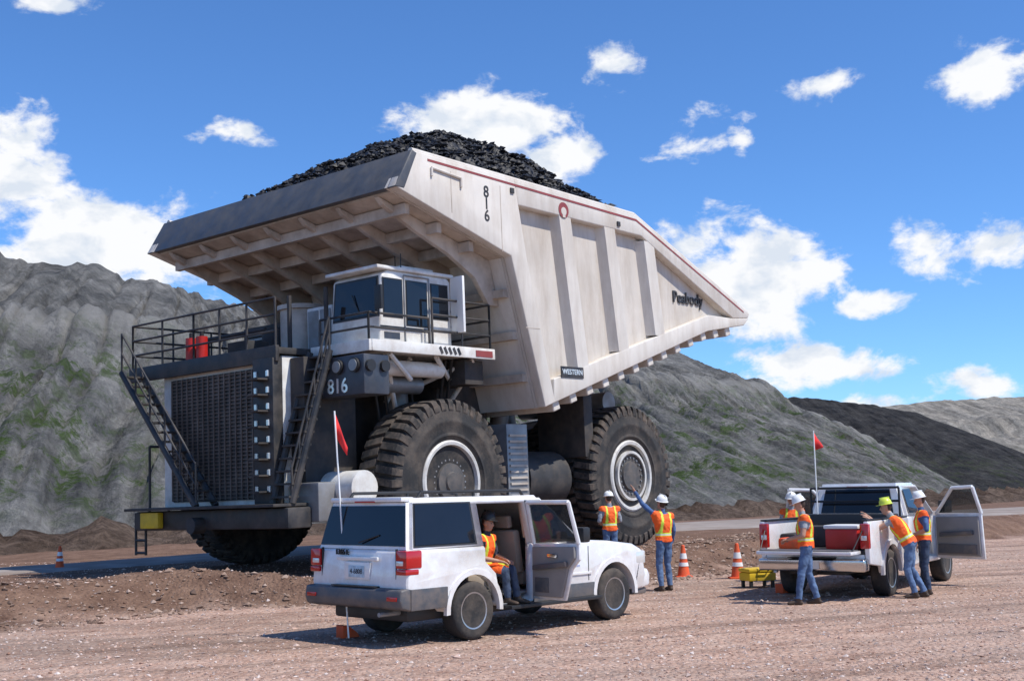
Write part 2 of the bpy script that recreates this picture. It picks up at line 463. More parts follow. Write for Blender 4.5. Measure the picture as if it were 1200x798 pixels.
crest = [(-75, 70, 20), (-43, 80, 19.2), (-36.5, 85, 19.1), (-30.9, 92, 19.4), (-27.9, 98, 19.0), (-24.7, 105, 18.5), (-16.4, 115, 17.6), (-3.6, 125, 17.7), (19.5, 145, 18.1), (26.4, 150, 13.9), (31.7, 150, 13.4), (37.8, 150, 9.5), (45, 150, 4.8), (56, 150, .4)]
basep = [(-70, 18, .2), (-45, 30, .2), (-19.5, 46, .2), (-10, 51, .2), (0, 57, .2), (10, 64, .2), (18, 71, .2), (27, 82, .2), (36, 98, .2), (48, 125, .2), (57, 149, .1)]
hill('spoil_hill', crest, basep, hill_mat('spoil', (.10, .103, .105), (.245, .24, .228), green=(.055, .09, .024), gh=(.06, .62), gamt=.9, bench=.60), nu=760, nv=100, bench=.55)
hill('dark_hill', [(30, 250, 14), (46, 250, 17.6), (58, 250, 19.9), (71, 250, 18.4), (83, 250, 16.2), (96, 250, 11), (106, 250, 6.8), (118, 250, 1)],
     [(20, 180, 0), (50, 180, 0), (75, 185, 0), (95, 200, 0), (110, 225, 0), (120, 248, 0)], hill_mat('dark_spoil', (.022, .023, .026), (.065, .062, .06), green=(.05, .065, .03), gamt=.5, gh=(.02, .4)), nu=200, nv=50, gull=.4, freq=.5)
hill('pale_hill', [(70, 380, 18), (115, 380, 25.5), (135, 380, 27.2), (162, 380, 28), (202, 380, 26), (300, 400, 24)],
     [(90, 270, 0), (110, 270, 0), (135, 265, 0), (170, 260, 0), (210, 260, 0), (300, 260, 0)], hill_mat('pale_spoil', (.20, .19, .17), (.36, .33, .285), green=(.11, .12, .05), gamt=.6, gh=(.02, .45)), nu=240, nv=50, gull=.6, bench=.6, freq=.7)
hill('dirt_windrow', [(-70, 28, .5), (-19, 42.0, .8), (-8, 49, .9), (8, 61, 1.0), (22, 75, 1.1), (40, 100, 1.2), (62, 140, 1.0)],
     [(-70, 25, .1), (-18.0, 39, .1), (-7, 46, .1), (9.5, 58, .1), (24, 73, .1), (43, 98, .1), (66, 138, .1)], hill_mat('windrow', (.08, .055, .042), (.19, .14, .11)), nu=400, nv=8, gull=1.2, back=3, freq=3)

# ------------------------------------------------------------ haul truck
T = empty('mining_dump_truck', M=TM)
B = 4.5
side = [(2.17, 7.82), (1.65, 8.67), (-6.4, 8.45), (-11.98, 6.33), (-11.6, 5.97), (-9.6, 5.66), (-2.38, 3.41), (-1.4, 6.79)]
def railz(x):
    return 8.67 + (8.45 - 8.67) * (1.65 - x) / 8.05 if x > -6.4 else 8.45 + (x + 6.4) * (2.12 / 5.58)
def floorz(x): return 3.41 + (-2.38 - x) * (2.25 / 7.22)
for sg, sn in ((1, 'left'), (-1, 'right')):
    y0, y1 = sg * (B - .31), sg * (B - .24)
    prism(T, 'body_side_plate_' + sn, side, y0, y1, M_panel)
    yo = sg * B
    ya = sg * (B - .245)
    prism(T, 'body_cheek_' + sn, [(2.17, 7.82), (1.65, 8.67), (-1.62, railz(-1.62)), (-1.95, 6.8), (-2.75, 3.53), (-2.38, 3.41), (-1.4, 6.79)], ya, yo, M_body, bev=.03)
    prism(T, 'top_band_' + sn, [(-1.62, railz(-1.62) - .003), (-6.4, 8.447), (-11.95, 6.335), (-11.85, 6.2), (-11.0, 6.12), (-6.6, 7.93), (-1.7, 8.0)], ya, yo - sg * .003, M_body, bev=.03)
    prism(T, 'sill_band_' + sn, [(-2.7, floorz(-2.7)), (-9.6, 5.66), (-11.6, 5.97), (-11.9, 6.2), (-11.0, 6.125), (-9.7, 6.12), (-2.75, floorz(-2.75) + .55)], ya, yo - sg * .006, M_body, bev=.03)
    for k, (xt, xb) in enumerate([(-3.42, -3.9), (-5.22, -5.6), (-6.95, -7.25)]):
        zt = railz(xt) - .42; zb = floorz(xb) + .45
        bm = bmesh.new(); hw = .22; hb = .34
        def rv(x, y, z): return bm.verts.new((x, y, z))
        yi, yf = ya, yo - sg * .012
        a = [rv(xt - hb, yi, zt), rv(xt + hb, yi, zt), rv(xb + hb, yi, zb), rv(xb - hb, yi, zb)]
        c = [rv(xt - hw, yf, zt), rv(xt + hw, yf, zt), rv(xb + hw, yf, zb), rv(xb - hw, yf, zb)]
        bm.faces.new(a); bm.faces.new(c)
        for i in range(4): bm.faces.new((a[i], a[(i + 1) % 4], c[(i + 1) % 4], c[i]))
        finish_bm(bm, 'side_rib_%s_%d' % (sn, k + 1), T, M_body, sharp=.2)
    pipes(T, 'rail_cap_' + sn, [((1.6, yo - sg * .1, 8.68), (-6.4, yo - sg * .1, 8.47)), ((-6.4, yo - sg * .1, 8.47), (-11.9, yo - sg * .1, 6.37))], .07, M_body, 12)
    prism(T, 'maroon_line_' + sn, [(1.2, railz(1.2) - .10), (-6.4, 8.34), (-11.6, 6.37), (-11.6, 6.33), (-6.4, 8.29), (1.2, railz(1.2) - .15)], yo, yo + sg * .006, M_maroon)
prism(T, 'front_wall', [(-1.4, 6.79), (-2.38, 3.41), (-2.6, 3.45), (-1.62, 6.85)], -B + .32, B - .32, M_body)
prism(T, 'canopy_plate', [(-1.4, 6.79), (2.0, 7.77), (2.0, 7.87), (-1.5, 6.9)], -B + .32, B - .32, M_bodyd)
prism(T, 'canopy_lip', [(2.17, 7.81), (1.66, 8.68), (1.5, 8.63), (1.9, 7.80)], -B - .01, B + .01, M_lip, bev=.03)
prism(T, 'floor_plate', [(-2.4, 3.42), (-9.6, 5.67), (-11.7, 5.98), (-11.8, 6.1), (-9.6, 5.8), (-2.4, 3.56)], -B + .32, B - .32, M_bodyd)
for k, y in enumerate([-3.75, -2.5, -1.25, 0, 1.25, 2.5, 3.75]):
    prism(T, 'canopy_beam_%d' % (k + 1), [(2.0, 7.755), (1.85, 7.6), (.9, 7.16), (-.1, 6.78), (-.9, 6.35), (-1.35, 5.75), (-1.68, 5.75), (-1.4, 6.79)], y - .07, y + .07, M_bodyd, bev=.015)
for k, x in enumerate([1.5, .55, -.45]):
    z = 6.79 + (x + 1.4) * .288
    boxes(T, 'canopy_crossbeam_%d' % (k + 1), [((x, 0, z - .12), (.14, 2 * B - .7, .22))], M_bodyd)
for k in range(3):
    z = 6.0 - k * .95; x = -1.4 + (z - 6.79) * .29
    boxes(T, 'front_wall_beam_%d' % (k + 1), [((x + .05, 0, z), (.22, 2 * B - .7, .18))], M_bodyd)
lst = []
for k in range(13):
    x = -2.9 - k * .66; z = floorz(x) if x > -9.6 else 5.66 + (-9.6 - x) * .15
    lst.append(((x, 0, z - .10), (.26, 2 * B - .2, .24), Matrix.Rotation(radians(17), 4, 'Y')))
boxes(T, 'floor_crossbeams', lst, M_body, .02)
for sg in (1, -1):
    prism(T, 'floor_longbeam_%d' % (1 if sg > 0 else 2), [(-2.6, 3.4), (-9.6, 5.6), (-9.6, 5.3), (-6.6, 4.2), (-2.6, 2.95)], sg * .9 - .2, sg * .9 + .2, M_dark)
text(T, 'number_text', '8\n1\n6', (-.62, B + .003, 7.86), .36, M_black, '+y', ls=.75)
text(T, 'name_text', 'Peabody', (-9.0, B - .232, 6.52), .44, M_black, '+y', .03)
bx(T, 'plate', -3.85, -3.0, B - .01, B + .015, 4.12, 4.38, M_black, 0)
text(T, 'plate_text', 'WESTERN', (-3.42, B + .018, 4.25), .17, M_lamp, '+y')
cyl(T, 'logo_disc', (-3.38, B - .003, 8.13), (-3.38, B + .008, 8.13), .19, M_maroon)
cyl(T, 'logo_inner', (-3.38, B + .008, 8.10), (-3.38, B + .013, 8.10), .10, M_body)
bx(T, 'logo_gap', -3.43, -3.33, B + .008, B + .0145, 7.95, 8.08, M_body, 0)
pipes(T, 'cheek_handle', [((1.1, B + .02, 8.38), (.2, B + .02, 8.3)), ((1.1, B + .02, 8.38), (1.1, B + .02, 8.2)), ((.2, B + .02, 8.3), (.2, B + .02, 8.1))], .03, M_body)
boxes(T, 'pivot_bosses', [((-1.5, B + .0, 8.3), (.12, .06, .12)), ((-5.6, B + .0, 8.1), (.12, .06, .12))], M_black)
boxes(T, 'weld_seams', [((-1.1, B + .001, 7.6), (.02, .008, 1.5)), ((-2.05, B + .001, 5.2), (.5, .008, .02)), ((.5, B + .001, 7.95), (.02, .008, .9))], M_bodyd)

# coal
def heap_r(x, y):
    rx = abs((x + 3.7) / (5.5 if x > -3.7 else 6.8)); ry = abs(y / 4.45)
    return (rx ** 2.1 + ry ** 2.5) ** (1 / 2.3)
def heap(x, y):
    r = heap_r(x, y)
    edge = railz(x) - .16
    p = Vector((x, y, 0))
    return (edge + 2.65 * (1 - r ** 1.4) + max(0, (-6.4 - x)) * .25 * (1 - r) if r < 1 else edge), r, .2 * noise.noise(p * .9) + .14 * noise.noise(p * 2.2)
bm = bmesh.new(); GX, GY = 250, 160; grid = []
for i in range(GX):
    x = 1.62 - i * (13.0 / (GX - 1)); row = []
    for j in range(GY):
        y = -4.16 + j * (8.32 / (GY - 1))
        h, r, big = heap(x, y); p = Vector((x, y, 0))
        c1 = noise.voronoi(p * 3.6)[0][0]; c2 = noise.voronoi(p * 8.5)[0][0]
        k = .25 + .75 * sstep(4.2, 3.9, abs(y)) * sstep(1.65, 1.2, x)
        row.append(bm.verts.new((x + .04 * noise.noise(p * 9), y, h + (big + .17 * (.35 - c1) + .11 * (.3 - c2)) * k)))
    grid.append(row)
for i in range(GX - 1):
    for j in range(GY - 1): bm.faces.new((grid[i][j], grid[i + 1][j], grid[i + 1][j + 1], grid[i][j + 1]))
M_coal = mat('coal', (.010, .010, .012), .55, var=.6, scale=5, bump=.8, bscale=14, spec=.4)
coal = finish_bm(bm, 'coal_heap', T, M_coal, smooth=False)
def cst():
    x = random.uniform(-10, 1.55); y = random.uniform(-4.1, 4.1)
    h, r, big = heap(x, y)
    if r > 1.1: return None
    return x, y, h + big + .02, .03 + .11 * random.random() ** 3
o = stones('coal_lumps', 10000, cst, M_coal); o.parent = T

def big_tyre(par, name, c, outer, w=1.12, R=1.8):
    cy = c[1]; h = w / 2
    prof = [(.80, -h * .80), (.95, -h * .93), (1.25, -h * 1.0), (1.5, -h * .99), (1.66, -h * .93), (1.70, -h * .86), (1.70, h * .86), (1.66, h * .93), (1.5, h * .99), (1.36, h * 1.0), (1.34, h * 1.02), (1.28, h * 1.02), (1.26, h * 1.0), (1.06, h * .97), (1.05, h * .985), (1.0, h * .985), (.99, h * .95), (.80, h * .80)]
    lathe(par, name + '_tyre', prof, c, M_rub, seg=96, sharp=.7)
    bm = bmesh.new(); N = 44
    for i in range(N):
        for sgn in (1, -1):
            a0 = 2 * pi * (i + (.5 if sgn < 0 else 0)) / N
            hwid = .043; sk = .05
            def P(a, r, y): return bm.verts.new((c[0] + r * cos(a), cy + sgn * y, c[2] + r * sin(a)))
            prof2 = [(1.56, h * 1.0), (1.72, h * .975), (R - .015, h * .90), (R, h * .75), (R, h * .04)]
            bot = [(1.5, h * .97), (1.6, h * .9), (1.66, h * .8), (1.66, h * .6), (1.66, h * .04)]
            A = []; Bv = []; Cb = []; Db = []
            for q, ((r, y), (rb, yb)) in enumerate(zip(prof2, bot)):
                sh = sk * (1 - y / h)
                A.append(P(a0 - hwid + sh, r, y)); Bv.append(P(a0 + hwid + sh, r, y))
                Cb.append(P(a0 - hwid * 1.15 + sh, rb, yb)); Db.append(P(a0 + hwid * 1.15 + sh, rb, yb))
            for q in range(4):
                bm.faces.new((A[q], Bv[q], Bv[q + 1], A[q + 1]))
                bm.faces.new((A[q], A[q + 1], Cb[q + 1], Cb[q])); bm.faces.new((Bv[q], Db[q], Db[q + 1], Bv[q + 1]))
            bm.faces.new((A[0], Cb[0], Db[0], Bv[0])); bm.faces.new((A[4], Bv[4], Db[4], Cb[4]))
    finish_bm(bm, name + '_tread', par, M_rubtread, smooth=False)

def sp(f, pr): return [(r, f * h_) for r, h_ in pr]
def front_wheel(name, y, f):
    c = (0, y, 1.8)
    big_tyre(T, name, c, f)
    e = .56
    lathe(T, name + '_rim', sp(f, [(.90, e - .16), (.90, e - .05), (.86, e - .02), (.80, e - .03), (.78, e - .12)]), c, M_rim, seg=64)
    lathe(T, name + '_rim_inner', sp(f, [(.78, e - .12), (.75, e - .34), (.60, e - .38)]), c, M_rimd, seg=64)
    lathe(T, name + '_disc', sp(f, [(.76, e - .40), (.60, e - .34), (.56, e - .20), (.42, e - .16), (.40, e - .06), (.22, e - .04), (.20, e + .0), (0.001, e + .01)]), c, M_rimd, seg=48)
    lathe(T, name + '_ring', sp(f, [(.63, e - .27), (.63, e - .22), (.59, e - .22), (.59, e - .27)]), c, M_rim, seg=48)
    bm = bmesh.new()
    for i in range(24):
        a = 2 * pi * i / 24
        for r in (.69, .48):
            p = Vector((r * cos(a), y + f * (e - .36 if r > .6 else e - .18), 1.8 + r * sin(a)))
            bm_cyl(bm, p, p + Vector((0, f * .07, 0)), .022, None, 6)
    finish_bm(bm, name + '_bolts', T, M_grey)
def rear_wheel(name, y, f):
    c = (-6.66, y, 1.8)
    big_tyre(T, name, c, f); e = .56
    lathe(T, name + '_rim', sp(f, [(.91, e - .16), (.91, e - .05), (.87, e - .02), (.80, e - .03), (.78, e - .14)]), c, M_rim, seg=64)
    lathe(T, name + '_rim_inner', sp(f, [(.78, e - .14), (.76, e - .7), (.55, e - .75)]), c, M_rimd, seg=64)
    lathe(T, name + '_hub', sp(f, [(.60, e - .7), (.60, e - .12), (.62, e - .10), (.62, e - .04), (.54, e - .03), (.52, e - .08), (.38, e - .10), (.36, e - .04), (.001, e - .03)]), c, M_rimd, seg=48)
    lathe(T, name + '_hub_ring', sp(f, [(.635, e - .12), (.635, e - .02), (.57, e - .02), (.57, e - .12)]), c, M_rim, seg=48)
    bm = bmesh.new()
    for i in range(20):
        a = 2 * pi * i / 20
        p = Vector((-6.66 + .46 * cos(a), y + f * (e - .1), 1.8 + .46 * sin(a))); bm_cyl(bm, p, p + Vector((0, f * .05, 0)), .025, None, 6)
    finish_bm(bm, name + '_bolts', T, M_grey)
front_wheel('front_wheel_left', 3.25, 1); front_wheel('front_wheel_right', -3.25, -1)
rear_wheel('rear_wheel_left', 3.25, 1); rear_wheel('rear_wheel_right', -3.25, -1)
big_tyre(T, 'rear_inner_left', (-6.66, 2.0, 1.8), 1); big_tyre(T, 'rear_inner_right', (-6.66, -2.0, 1.8), -1)
for sg in (1, -1):
    prism(T, 'frame_rail_%d' % (1 if sg > 0 else 2), [(2.8, 1.5), (2.8, 2.6), (-2.5, 2.7), (-9.2, 3.6), (-9.2, 3.1), (-5, 2.0), (-2.5, 1.5)], sg * 1.0 - .3, sg * 1.0 + .3, M_dark, bev=.02)
cyl(T, 'rear_axle', (-6.66, -2.8, 1.8), (-6.66, 2.8, 1.8), .62, M_dark)
cyl(T, 'front_axle', (0, -3.0, 1.8), (0, 3.0, 1.8), .38, M_dark)
bx(T, 'engine_block', -1.8, 1.8, -1.5, 1.5, 1.4, 4.4, M_dark)
bx(T, 'alternator_box', -4.6, -1.8, -1.3, 1.3, 1.6, 3.0, M_dark)
bx(T, 'power_cabinet', -2.6, -.9, 1.4, 2.5, 2.2, 4.3, M_dark)
for sg in (1, -1):
    n_ = (1 if sg > 0 else 2)
    cyl(T, 'front_suspension_%d' % n_, (0, sg * 2.2, 1.6), (0, sg * 2.1, 4.0), .26, M_grey)
    cyl(T, 'hoist_cylinder_%d' % n_, (-3.6, sg * 1.7, 1.4), (-4.3, sg * 1.5, 4.0), .24, M_grey)
    cyl(T, 'hoist_rod_%d' % n_, (-4.3, sg * 1.5, 4.0), (-4.5, sg * 1.4, 4.6), .15, M_grey)
    cyl(T, 'rear_suspension_%d' % n_, (-7.6, sg * .9, 2.2), (-7.2, sg * .9, 4.1), .2, M_grey)
cyl(T, 'side_tank', (-4.6, 2.75, 1.8), (-3.05, 2.75, 1.8), .68, M_dark)
bx(T, 'air_box', -2.95, -2.2, 2.3, 3.45, 1.0, 3.1, M_grey, .03)
boxes(T, 'air_box_slats', [((-2.57, 3.47, 1.15 + i * .14), (.6, .03, .05)) for i in range(13)], M_bodyd)
bx(T, 'mudguard_rear', -5.2, -4.85, 2.2, 3.7, 2.3, 3.9, M_dark, .02)
cyl(T, 'body_pivot', (-8.8, -1.6, 3.9), (-8.8, 1.6, 3.9), .3, M_grey)
# front grille block
bx(T, 'radiator_housing', 1.8, 3.1, -2.35, 1.95, 1.45, 4.55, M_white, .02)
bx(T, 'grille_recess', 3.09, 3.14, -1.95, 1.25, 1.6, 4.35, M_black, 0)
gl = []
for i in range(34): gl.append(((3.15, -.35, 1.66 + i * .08), (.04, 3.16, .022)))
for i in range(17): gl.append(((3.17, -1.93 + i * .1975, 2.98), (.03, .03, 2.72)))
M_grill = mat('grille_steel', (.15, .12, .10), .6, .2, var=.3, scale=2)
boxes(T, 'grille_mesh', gl, M_grill)
bx(T, 'grille_post', 3.1, 3.35, 1.28, 1.95, 1.5, 4.5, M_black)
boxes(T, 'lamp_column', [((3.37, 1.40 + (i % 2) * .40, 1.8 + (i // 2) * .34), (.05, .08, .13)) for i in range(16)], M_lamp, .01)
boxes(T, 'step_column', [((3.5, 1.62, 1.75 + i * .33), (.28, .40, .035)) for i in range(8)], M_dark)
bx(T, 'bumper', 3.0, 3.62, -2.75, 2.7, 1.0, 1.42, M_black, .05)
bx(T, 'bumper_tread', 3.02, 3.9, -2.75, 2.6, 1.44, 1.50, M_dark, .01)
bx(T, 'tow_lamp_yellow', 3.63, 3.78, -2.3, -1.6, 1.05, 1.40, M_yellow, .03)
cyl(T, 'tow_eye', (3.6, -.2, 1.1), (3.9, -.2, 1.1), .17, M_dark)
bx(T, 'lower_skirt_left', 1.6, 3.0, 2.0, 2.9, 1.1, 1.9, M_grey, .05)
cyl(T, 'front_tank', (2.2, 2.3, 1.75), (2.2, 3.4, 1.75), .36, M_white)
bx(T, 'inner_fender_left', 1.5, 2.9, 1.96, 2.4, 1.5, 4.5, M_dark)
# decks
bx(T, 'deck_main', -1.4, 3.25, -3.5, 2.0, 4.58, 4.72, M_dark, .02)
bx(T, 'deck_fascia', 3.2, 3.3, -3.5, 2.0, 4.42, 4.76, M_black, .02)
bx(T, 'deck_cab', -1.4, 2.35, 2.0, 3.85, 4.55, 4.70, M_white, .02)
bx(T, 'deck_cab_fascia', -1.4, 2.35, 3.84, 3.90, 4.50, 4.74, M_white, .02)
bx(T, 'deck_cab_front', 2.34, 2.42, 2.05, 3.88, 4.50, 4.74, M_white, .02)
for k in range(5): box(T, 'deck_marking_%d' % (k + 1), (.35 - k * .14, 3.905, 4.62), (.07, .01, .16), M_black, Matrix.Rotation(.5, 4, 'Y'), 0)
bx(T, 'deck_label', -1.3, -.75, 3.9, 3.912, 4.54, 4.68, M_maroon, 0)
bx(T, 'lamp_box', 1.85, 2.55, 2.35, 3.85, 3.62, 4.44, M_slate, .04)
text(T, 'lamp_box_number', '816', (2.56, 3.05, 3.82), .42, M_lamp, '+x')
for y in (2.62, 3.1, 3.6):
    cyl(T, 'head_lamp', (2.5, y, 4.22), (2.62, y, 4.22), .15, M_plast); cyl(T, 'head_lamp_lens', (2.61, y, 4.22), (2.64, y, 4.22), .12, M_grey)
for x in (2.0, 2.4): cyl(T, 'side_lamp', (x, 3.84, 4.2), (x, 3.92, 4.2), .12, M_plast)
cyl(T, 'air_receiver', (1.5, 3.3, 4.25), (-.2, 3.3, 4.25), .17, M_white)
cyl(T, 'air_receiver_2', (1.3, 2.9, 3.95), (.1, 2.9, 3.95), .2, M_grey)
pipes(T, 'deck_struts', [((1.6, 3.5, 4.5), (.5, 2.6, 3.4)), ((-1.2, 3.5, 4.5), (-1.2, 2.3, 3.3)), ((.2, 3.6, 4.5), (-.9, 3.0, 4.0)), ((.6, 3.2, 4.5), (.6, 2.4, 3.6)), ((-1.0, 3.6, 4.5), (-.1, 2.4, 3.9)), ((1.7, 3.7, 4.5), (.9, 3.5, 4.0))], .055, M_white)
bx(T, 'deck_box_side', -1.3, -.7, 2.5, 3.6, 3.95, 4.50, M_dark)
pipes(T, 'hoses', [((1.2, 2.6, 4.4), (.9, 2.5, 3.2)), ((1.0, 2.7, 4.4), (.6, 2.5, 3.0)), ((.3, 2.8, 4.4), (-.3, 2.4, 3.0)), ((1.7, 2.2, 4.4), (1.4, 2.3, 2.2)), ((-.4, 3.3, 4.5), (-.6, 2.9, 3.7)), ((-.5, 3.4, 4.5), (-.8, 2.9, 3.6))], .035, M_plast)
# cab
C0 = 4.72
prism(T, 'cab_shell', [(1.9, C0), (1.78, 6.18), (1.6, 6.28), (-.2, 6.28), (-.3, 6.2), (-.3, C0)], 2.08, 3.62, M_white, bev=.05)
bx(T, 'cab_roof', -.35, 1.95, 2.02, 3.68, 6.28, 6.36, M_white, .03)
def fx(z): return 1.9 - (z - C0) * .082
panel(T, 'windshield_gasket', [(fx(5.28) + .001, 2.15, 5.28), (fx(5.28) + .001, 3.55, 5.28), (fx(6.15) + .001, 3.53, 6.15), (fx(6.15) + .001, 2.17, 6.15)], .01, M_plast)
panel(T, 'windshield', [(fx(5.33) + .012, 2.2, 5.33), (fx(5.33) + .012, 3.5, 5.33), (fx(6.1) + .012, 3.48, 6.1), (fx(6.1) + .012, 2.22, 6.1)], .01, M_glass)
for nm, xa, xb, za in (('front', 1.22, 1.74, 5.30), ('mid', .48, 1.07, 5.15), ('rear', -.17, .32, 5.35)):
    bx(T, 'cab_window_gasket_' + nm, xa - .03, xb + .03, 3.616, 3.627, za - .03, 6.11, M_plast, 0)
    bx(T, 'cab_window_' + nm, xa, xb, 3.626, 3.634, za, 6.08, M_glass, 0)
bx(T, 'cab_window_right', -.1, 1.6, 2.07, 2.085, 5.35, 6.08, M_glass, 0)
pipes(T, 'cab_door_frame', [((.4, 3.635, C0 + .05), (.4, 3.635, 6.2)), ((1.15, 3.635, C0 + .05), (1.15, 3.635, 6.2)), ((.4, 3.635, 6.2), (1.15, 3.635, 6.2))], .018, M_grey)
bx(T, 'cab_stripe', -.3, 1.85, 3.618, 3.628, 5.05, 5.09, M_black, 0)
bx(T, 'cab_label', 1.3, 1.75, 3.618, 3.628, 4.82, 4.96, M_slate, 0)
bx(T, 'white_sign_panel', -.35, -.28, 3.62, 4.0, 5.05, 6.3, M_hatw, .01)
for k, y in enumerate((2.3, 2.5, 2.7)): cyl(T, 'beacon_%d' % (k + 1), (1.5, y, 6.36), (1.5, y, 6.47), .055, M_amber)
pipes(T, 'roof_antenna', [((.2, 2.4, 6.36), (.2, 2.4, 7.0)), ((.9, 3.3, 6.36), (.9, 3.3, 6.75))], .012, M_plast)
bx(T, 'roof_ac_unit', -.1, .9, 2.4, 3.3, 6.36, 6.5, M_white, .03)
box(T, 'wiper_bar', (1.87, 2.9, 5.6), (.02, .02, .5), M_plast, Matrix.Rotation(.5, 4, 'X'), 0)
pipes(T, 'mirror_arm', [((1.9, 3.6, 5.9), (2.2, 3.95, 5.9)), ((1.9, 3.6, 5.3), (2.2, 3.95, 5.3)), ((2.2, 3.95, 5.2), (2.2, 3.95, 6.0))], .02, M_plast)
bx(T, 'mirror', 2.17, 2.22, 3.85, 4.05, 5.35, 5.85, M_plast, .01)
def rail(name, pts, h=1.05, post=.9, fr=(1, .66, .33)):
    segs = []
    for a, b_ in zip(pts, pts[1:]):
        a = Vector(a); b_ = Vector(b_)
        for f in fr: segs.append((a + Vector((0, 0, h * f)), b_ + Vector((0, 0, h * f))))
        n = max(1, int((b_ - a).length / post))
        for i in range(n + 1):
            p = a.lerp(b_, i / n); segs.append((p, p + Vector((0, 0, h))))
    pipes(T, name, segs, .026, M_black)
rail('deck_rail_front', [(3.22, -3.45, 4.72), (3.22, -1.0, 4.72), (3.22, 1.9, 4.72)])
rail('deck_rail_right', [(3.22, -3.45, 4.72), (-1.2, -3.45, 4.72)])
rail('deck_rail_cab', [(2.35, 2.3, 4.7), (2.35, 3.8, 4.7), (.6, 3.8, 4.7)], .6, fr=(1, .5))
rail('deck_rail_side', [(.5, 3.8, 4.7), (-1.35, 3.8, 4.7), (-1.35, 2.4, 4.7)])
for k, y in enumerate((-1.55, -1.15)):
    cyl(T, 'extinguisher_%d' % (k + 1), (2.9, y, 4.72), (2.9, y, 5.30), .13, M_red); cyl(T, 'extinguisher_cap_%d' % (k + 1), (2.9, y, 5.30), (2.9, y, 5.42), .05, M_plast)
cyl(T, 'intake_stack', (1.2, .3, 4.72), (1.2, .3, 5.85), .48, M_bodyd); cyl(T, 'intake_cap', (1.2, .3, 5.85), (1.2, .3, 5.95), .55, M_bodyd)
cyl(T, 'intake_stack_2', (.8, -1.0, 4.72), (.8, -1.0, 5.6), .42, M_dark)
bx(T, 'cabinet', .6, 1.7, 1.1, 1.95, 4.72, 5.75, M_white, .03)
boxes(T, 'cabinet_doors', [((1.71, 1.32, 5.25), (.02, .34, .85)), ((1.71, 1.73, 5.25), (.02, .34, .85))], M_grey, .004)
bx(T, 'cabinet_dark', -.6, .5, .6, 1.9, 4.72, 6.0, M_dark, .03)
bx(T, 'resistor_grid', -1.2, .2, -3.2, -1.6, 4.72, 5.9, M_dark, .03)
boxes(T, 'resistor_slats', [((.22, -2.4, 4.85 + i * .12), (.03, 1.4, .05)) for i in range(8)], M_grey)
bx(T, 'warning_box', 2.3, 2.9, -.2, .5, 4.72, 5.05, M_dark, .02)
pipes(T, 'deck_pipes', [((2.0, -2.2, 4.72), (2.0, -2.2, 5.4)), ((2.0, -2.2, 5.4), (2.0, .0, 5.4)), ((2.4, .9, 4.72), (2.4, .9, 5.3)), ((2.6, 1.6, 4.72), (2.6, 1.6, 5.9)), ((1.9, 1.98, 4.72), (1.9, 1.98, 6.1))], .05, M_dark)
def stair(name, a, b_, w, wdir, n, mt=M_black, railh=.9):
    a = Vector(a); b_ = Vector(b_); w_ = Vector(wdir) * w
    lst = []
    for i in range(n):
        p = a.lerp(b_, (i + .5) / n) + w_ / 2
        s = (abs(wdir[0]) * w + (1 - abs(wdir[0])) * .26, abs(wdir[1]) * w + (1 - abs(wdir[1])) * .26, .04)
        lst.append((p, s))
    boxes(T, name + '_treads', lst, M_dark)
    seg = []
    for q in (Vector((0, 0, 0)), w_):
        seg.append((a + q, b_ + q))
    pipes(T, name + '_stringers', seg, .075, mt)
    up = Vector((0, 0, railh)); seg = [(a + w_ + up, b_ + w_ + up), (a + w_, a + w_ + up), (b_ + w_, b_ + w_ + up), (a + w_ + up * .5, b_ + w_ + up * .5)]
    for i in range(1, 5):
        p = a.lerp(b_, i / 5) + w_; seg.append((p, p + up))
    pipes(T, name + '_handrail', seg, .024, mt)
stair('front_stair', (3.32, -2.95, 4.6), (3.32, -.1, 1.5), .5, (1, 0, 0), 14)
stair('cab_stair', (2.6, 2.25, 4.6), (3.4, 1.95, 1.5), .62, (0, 1, 0), 12, railh=.7)
pipes(T, 'boarding_ladder', [((3.5, -2.9, 1.4), (3.5, -2.9, .45)), ((3.5, -2.5, 1.4), (3.5, -2.5, .45))] + [((3.5, -2.9, .5 + i * .28), (3.5, -2.5, .5 + i * .28)) for i in range(4)], .03, M_black)
pipes(T, 'side_ladder_frame', [((3.2, -2.8, 1.4), (3.2, -2.8, 2.9)), ((2.7, -2.8, 1.4), (2.7, -2.8, 2.9)), ((3.2, -2.8, 2.9), (2.7, -2.8, 2.9))], .03, M_black)

# ------------------------------------------------------------ car wheels
def car_wheel(par, name, c, R, w, f, spokes=6):
    h = w / 2
    lathe(par, name + '_tyre', [(R * .62, -h * .9), (R * .8, -h), (R * .95, -h * .92), (R, -h * .7), (R, h * .7), (R * .95, h * .92), (R * .8, h), (R * .62, h * .9)], c, M_rub, seg=48, sharp=.9)
    lathe(par, name + '_rim', [(R * .64, f * h * .80), (R * .64, f * h * .93), (R * .59, f * h * .9), (R * .56, f * h * .3)], c, M_alloy, seg=40)
    bm = bmesh.new()
    for i in range(spokes):
        a = 2 * pi * i / spokes + .3
        bm_box(bm, (c[0] + R * .34 * cos(a), c[1] + f * h * .62, c[2] + R * .34 * sin(a)), (R * .52, h * .22, R * .17), Matrix.Rotation(-a, 4, 'Y'))
    bmesh.ops.bevel(bm, geom=bm.edges[:], offset=.008, segments=1, affect='EDGES')
    finish_bm(bm, name + '_spokes', par, M_alloy)
    lathe(par, name + '_hub', [(R * .19, f * h * .45), (R * .19, f * h * .8), (R * .12, f * h * .86), (.001, f * h * .86)], c, M_alloy, seg=24)
    lathe(par, name + '_dark', [(R * .58, f * h * .1), (.001, f * h * .12)], c, M_plast, seg=24)

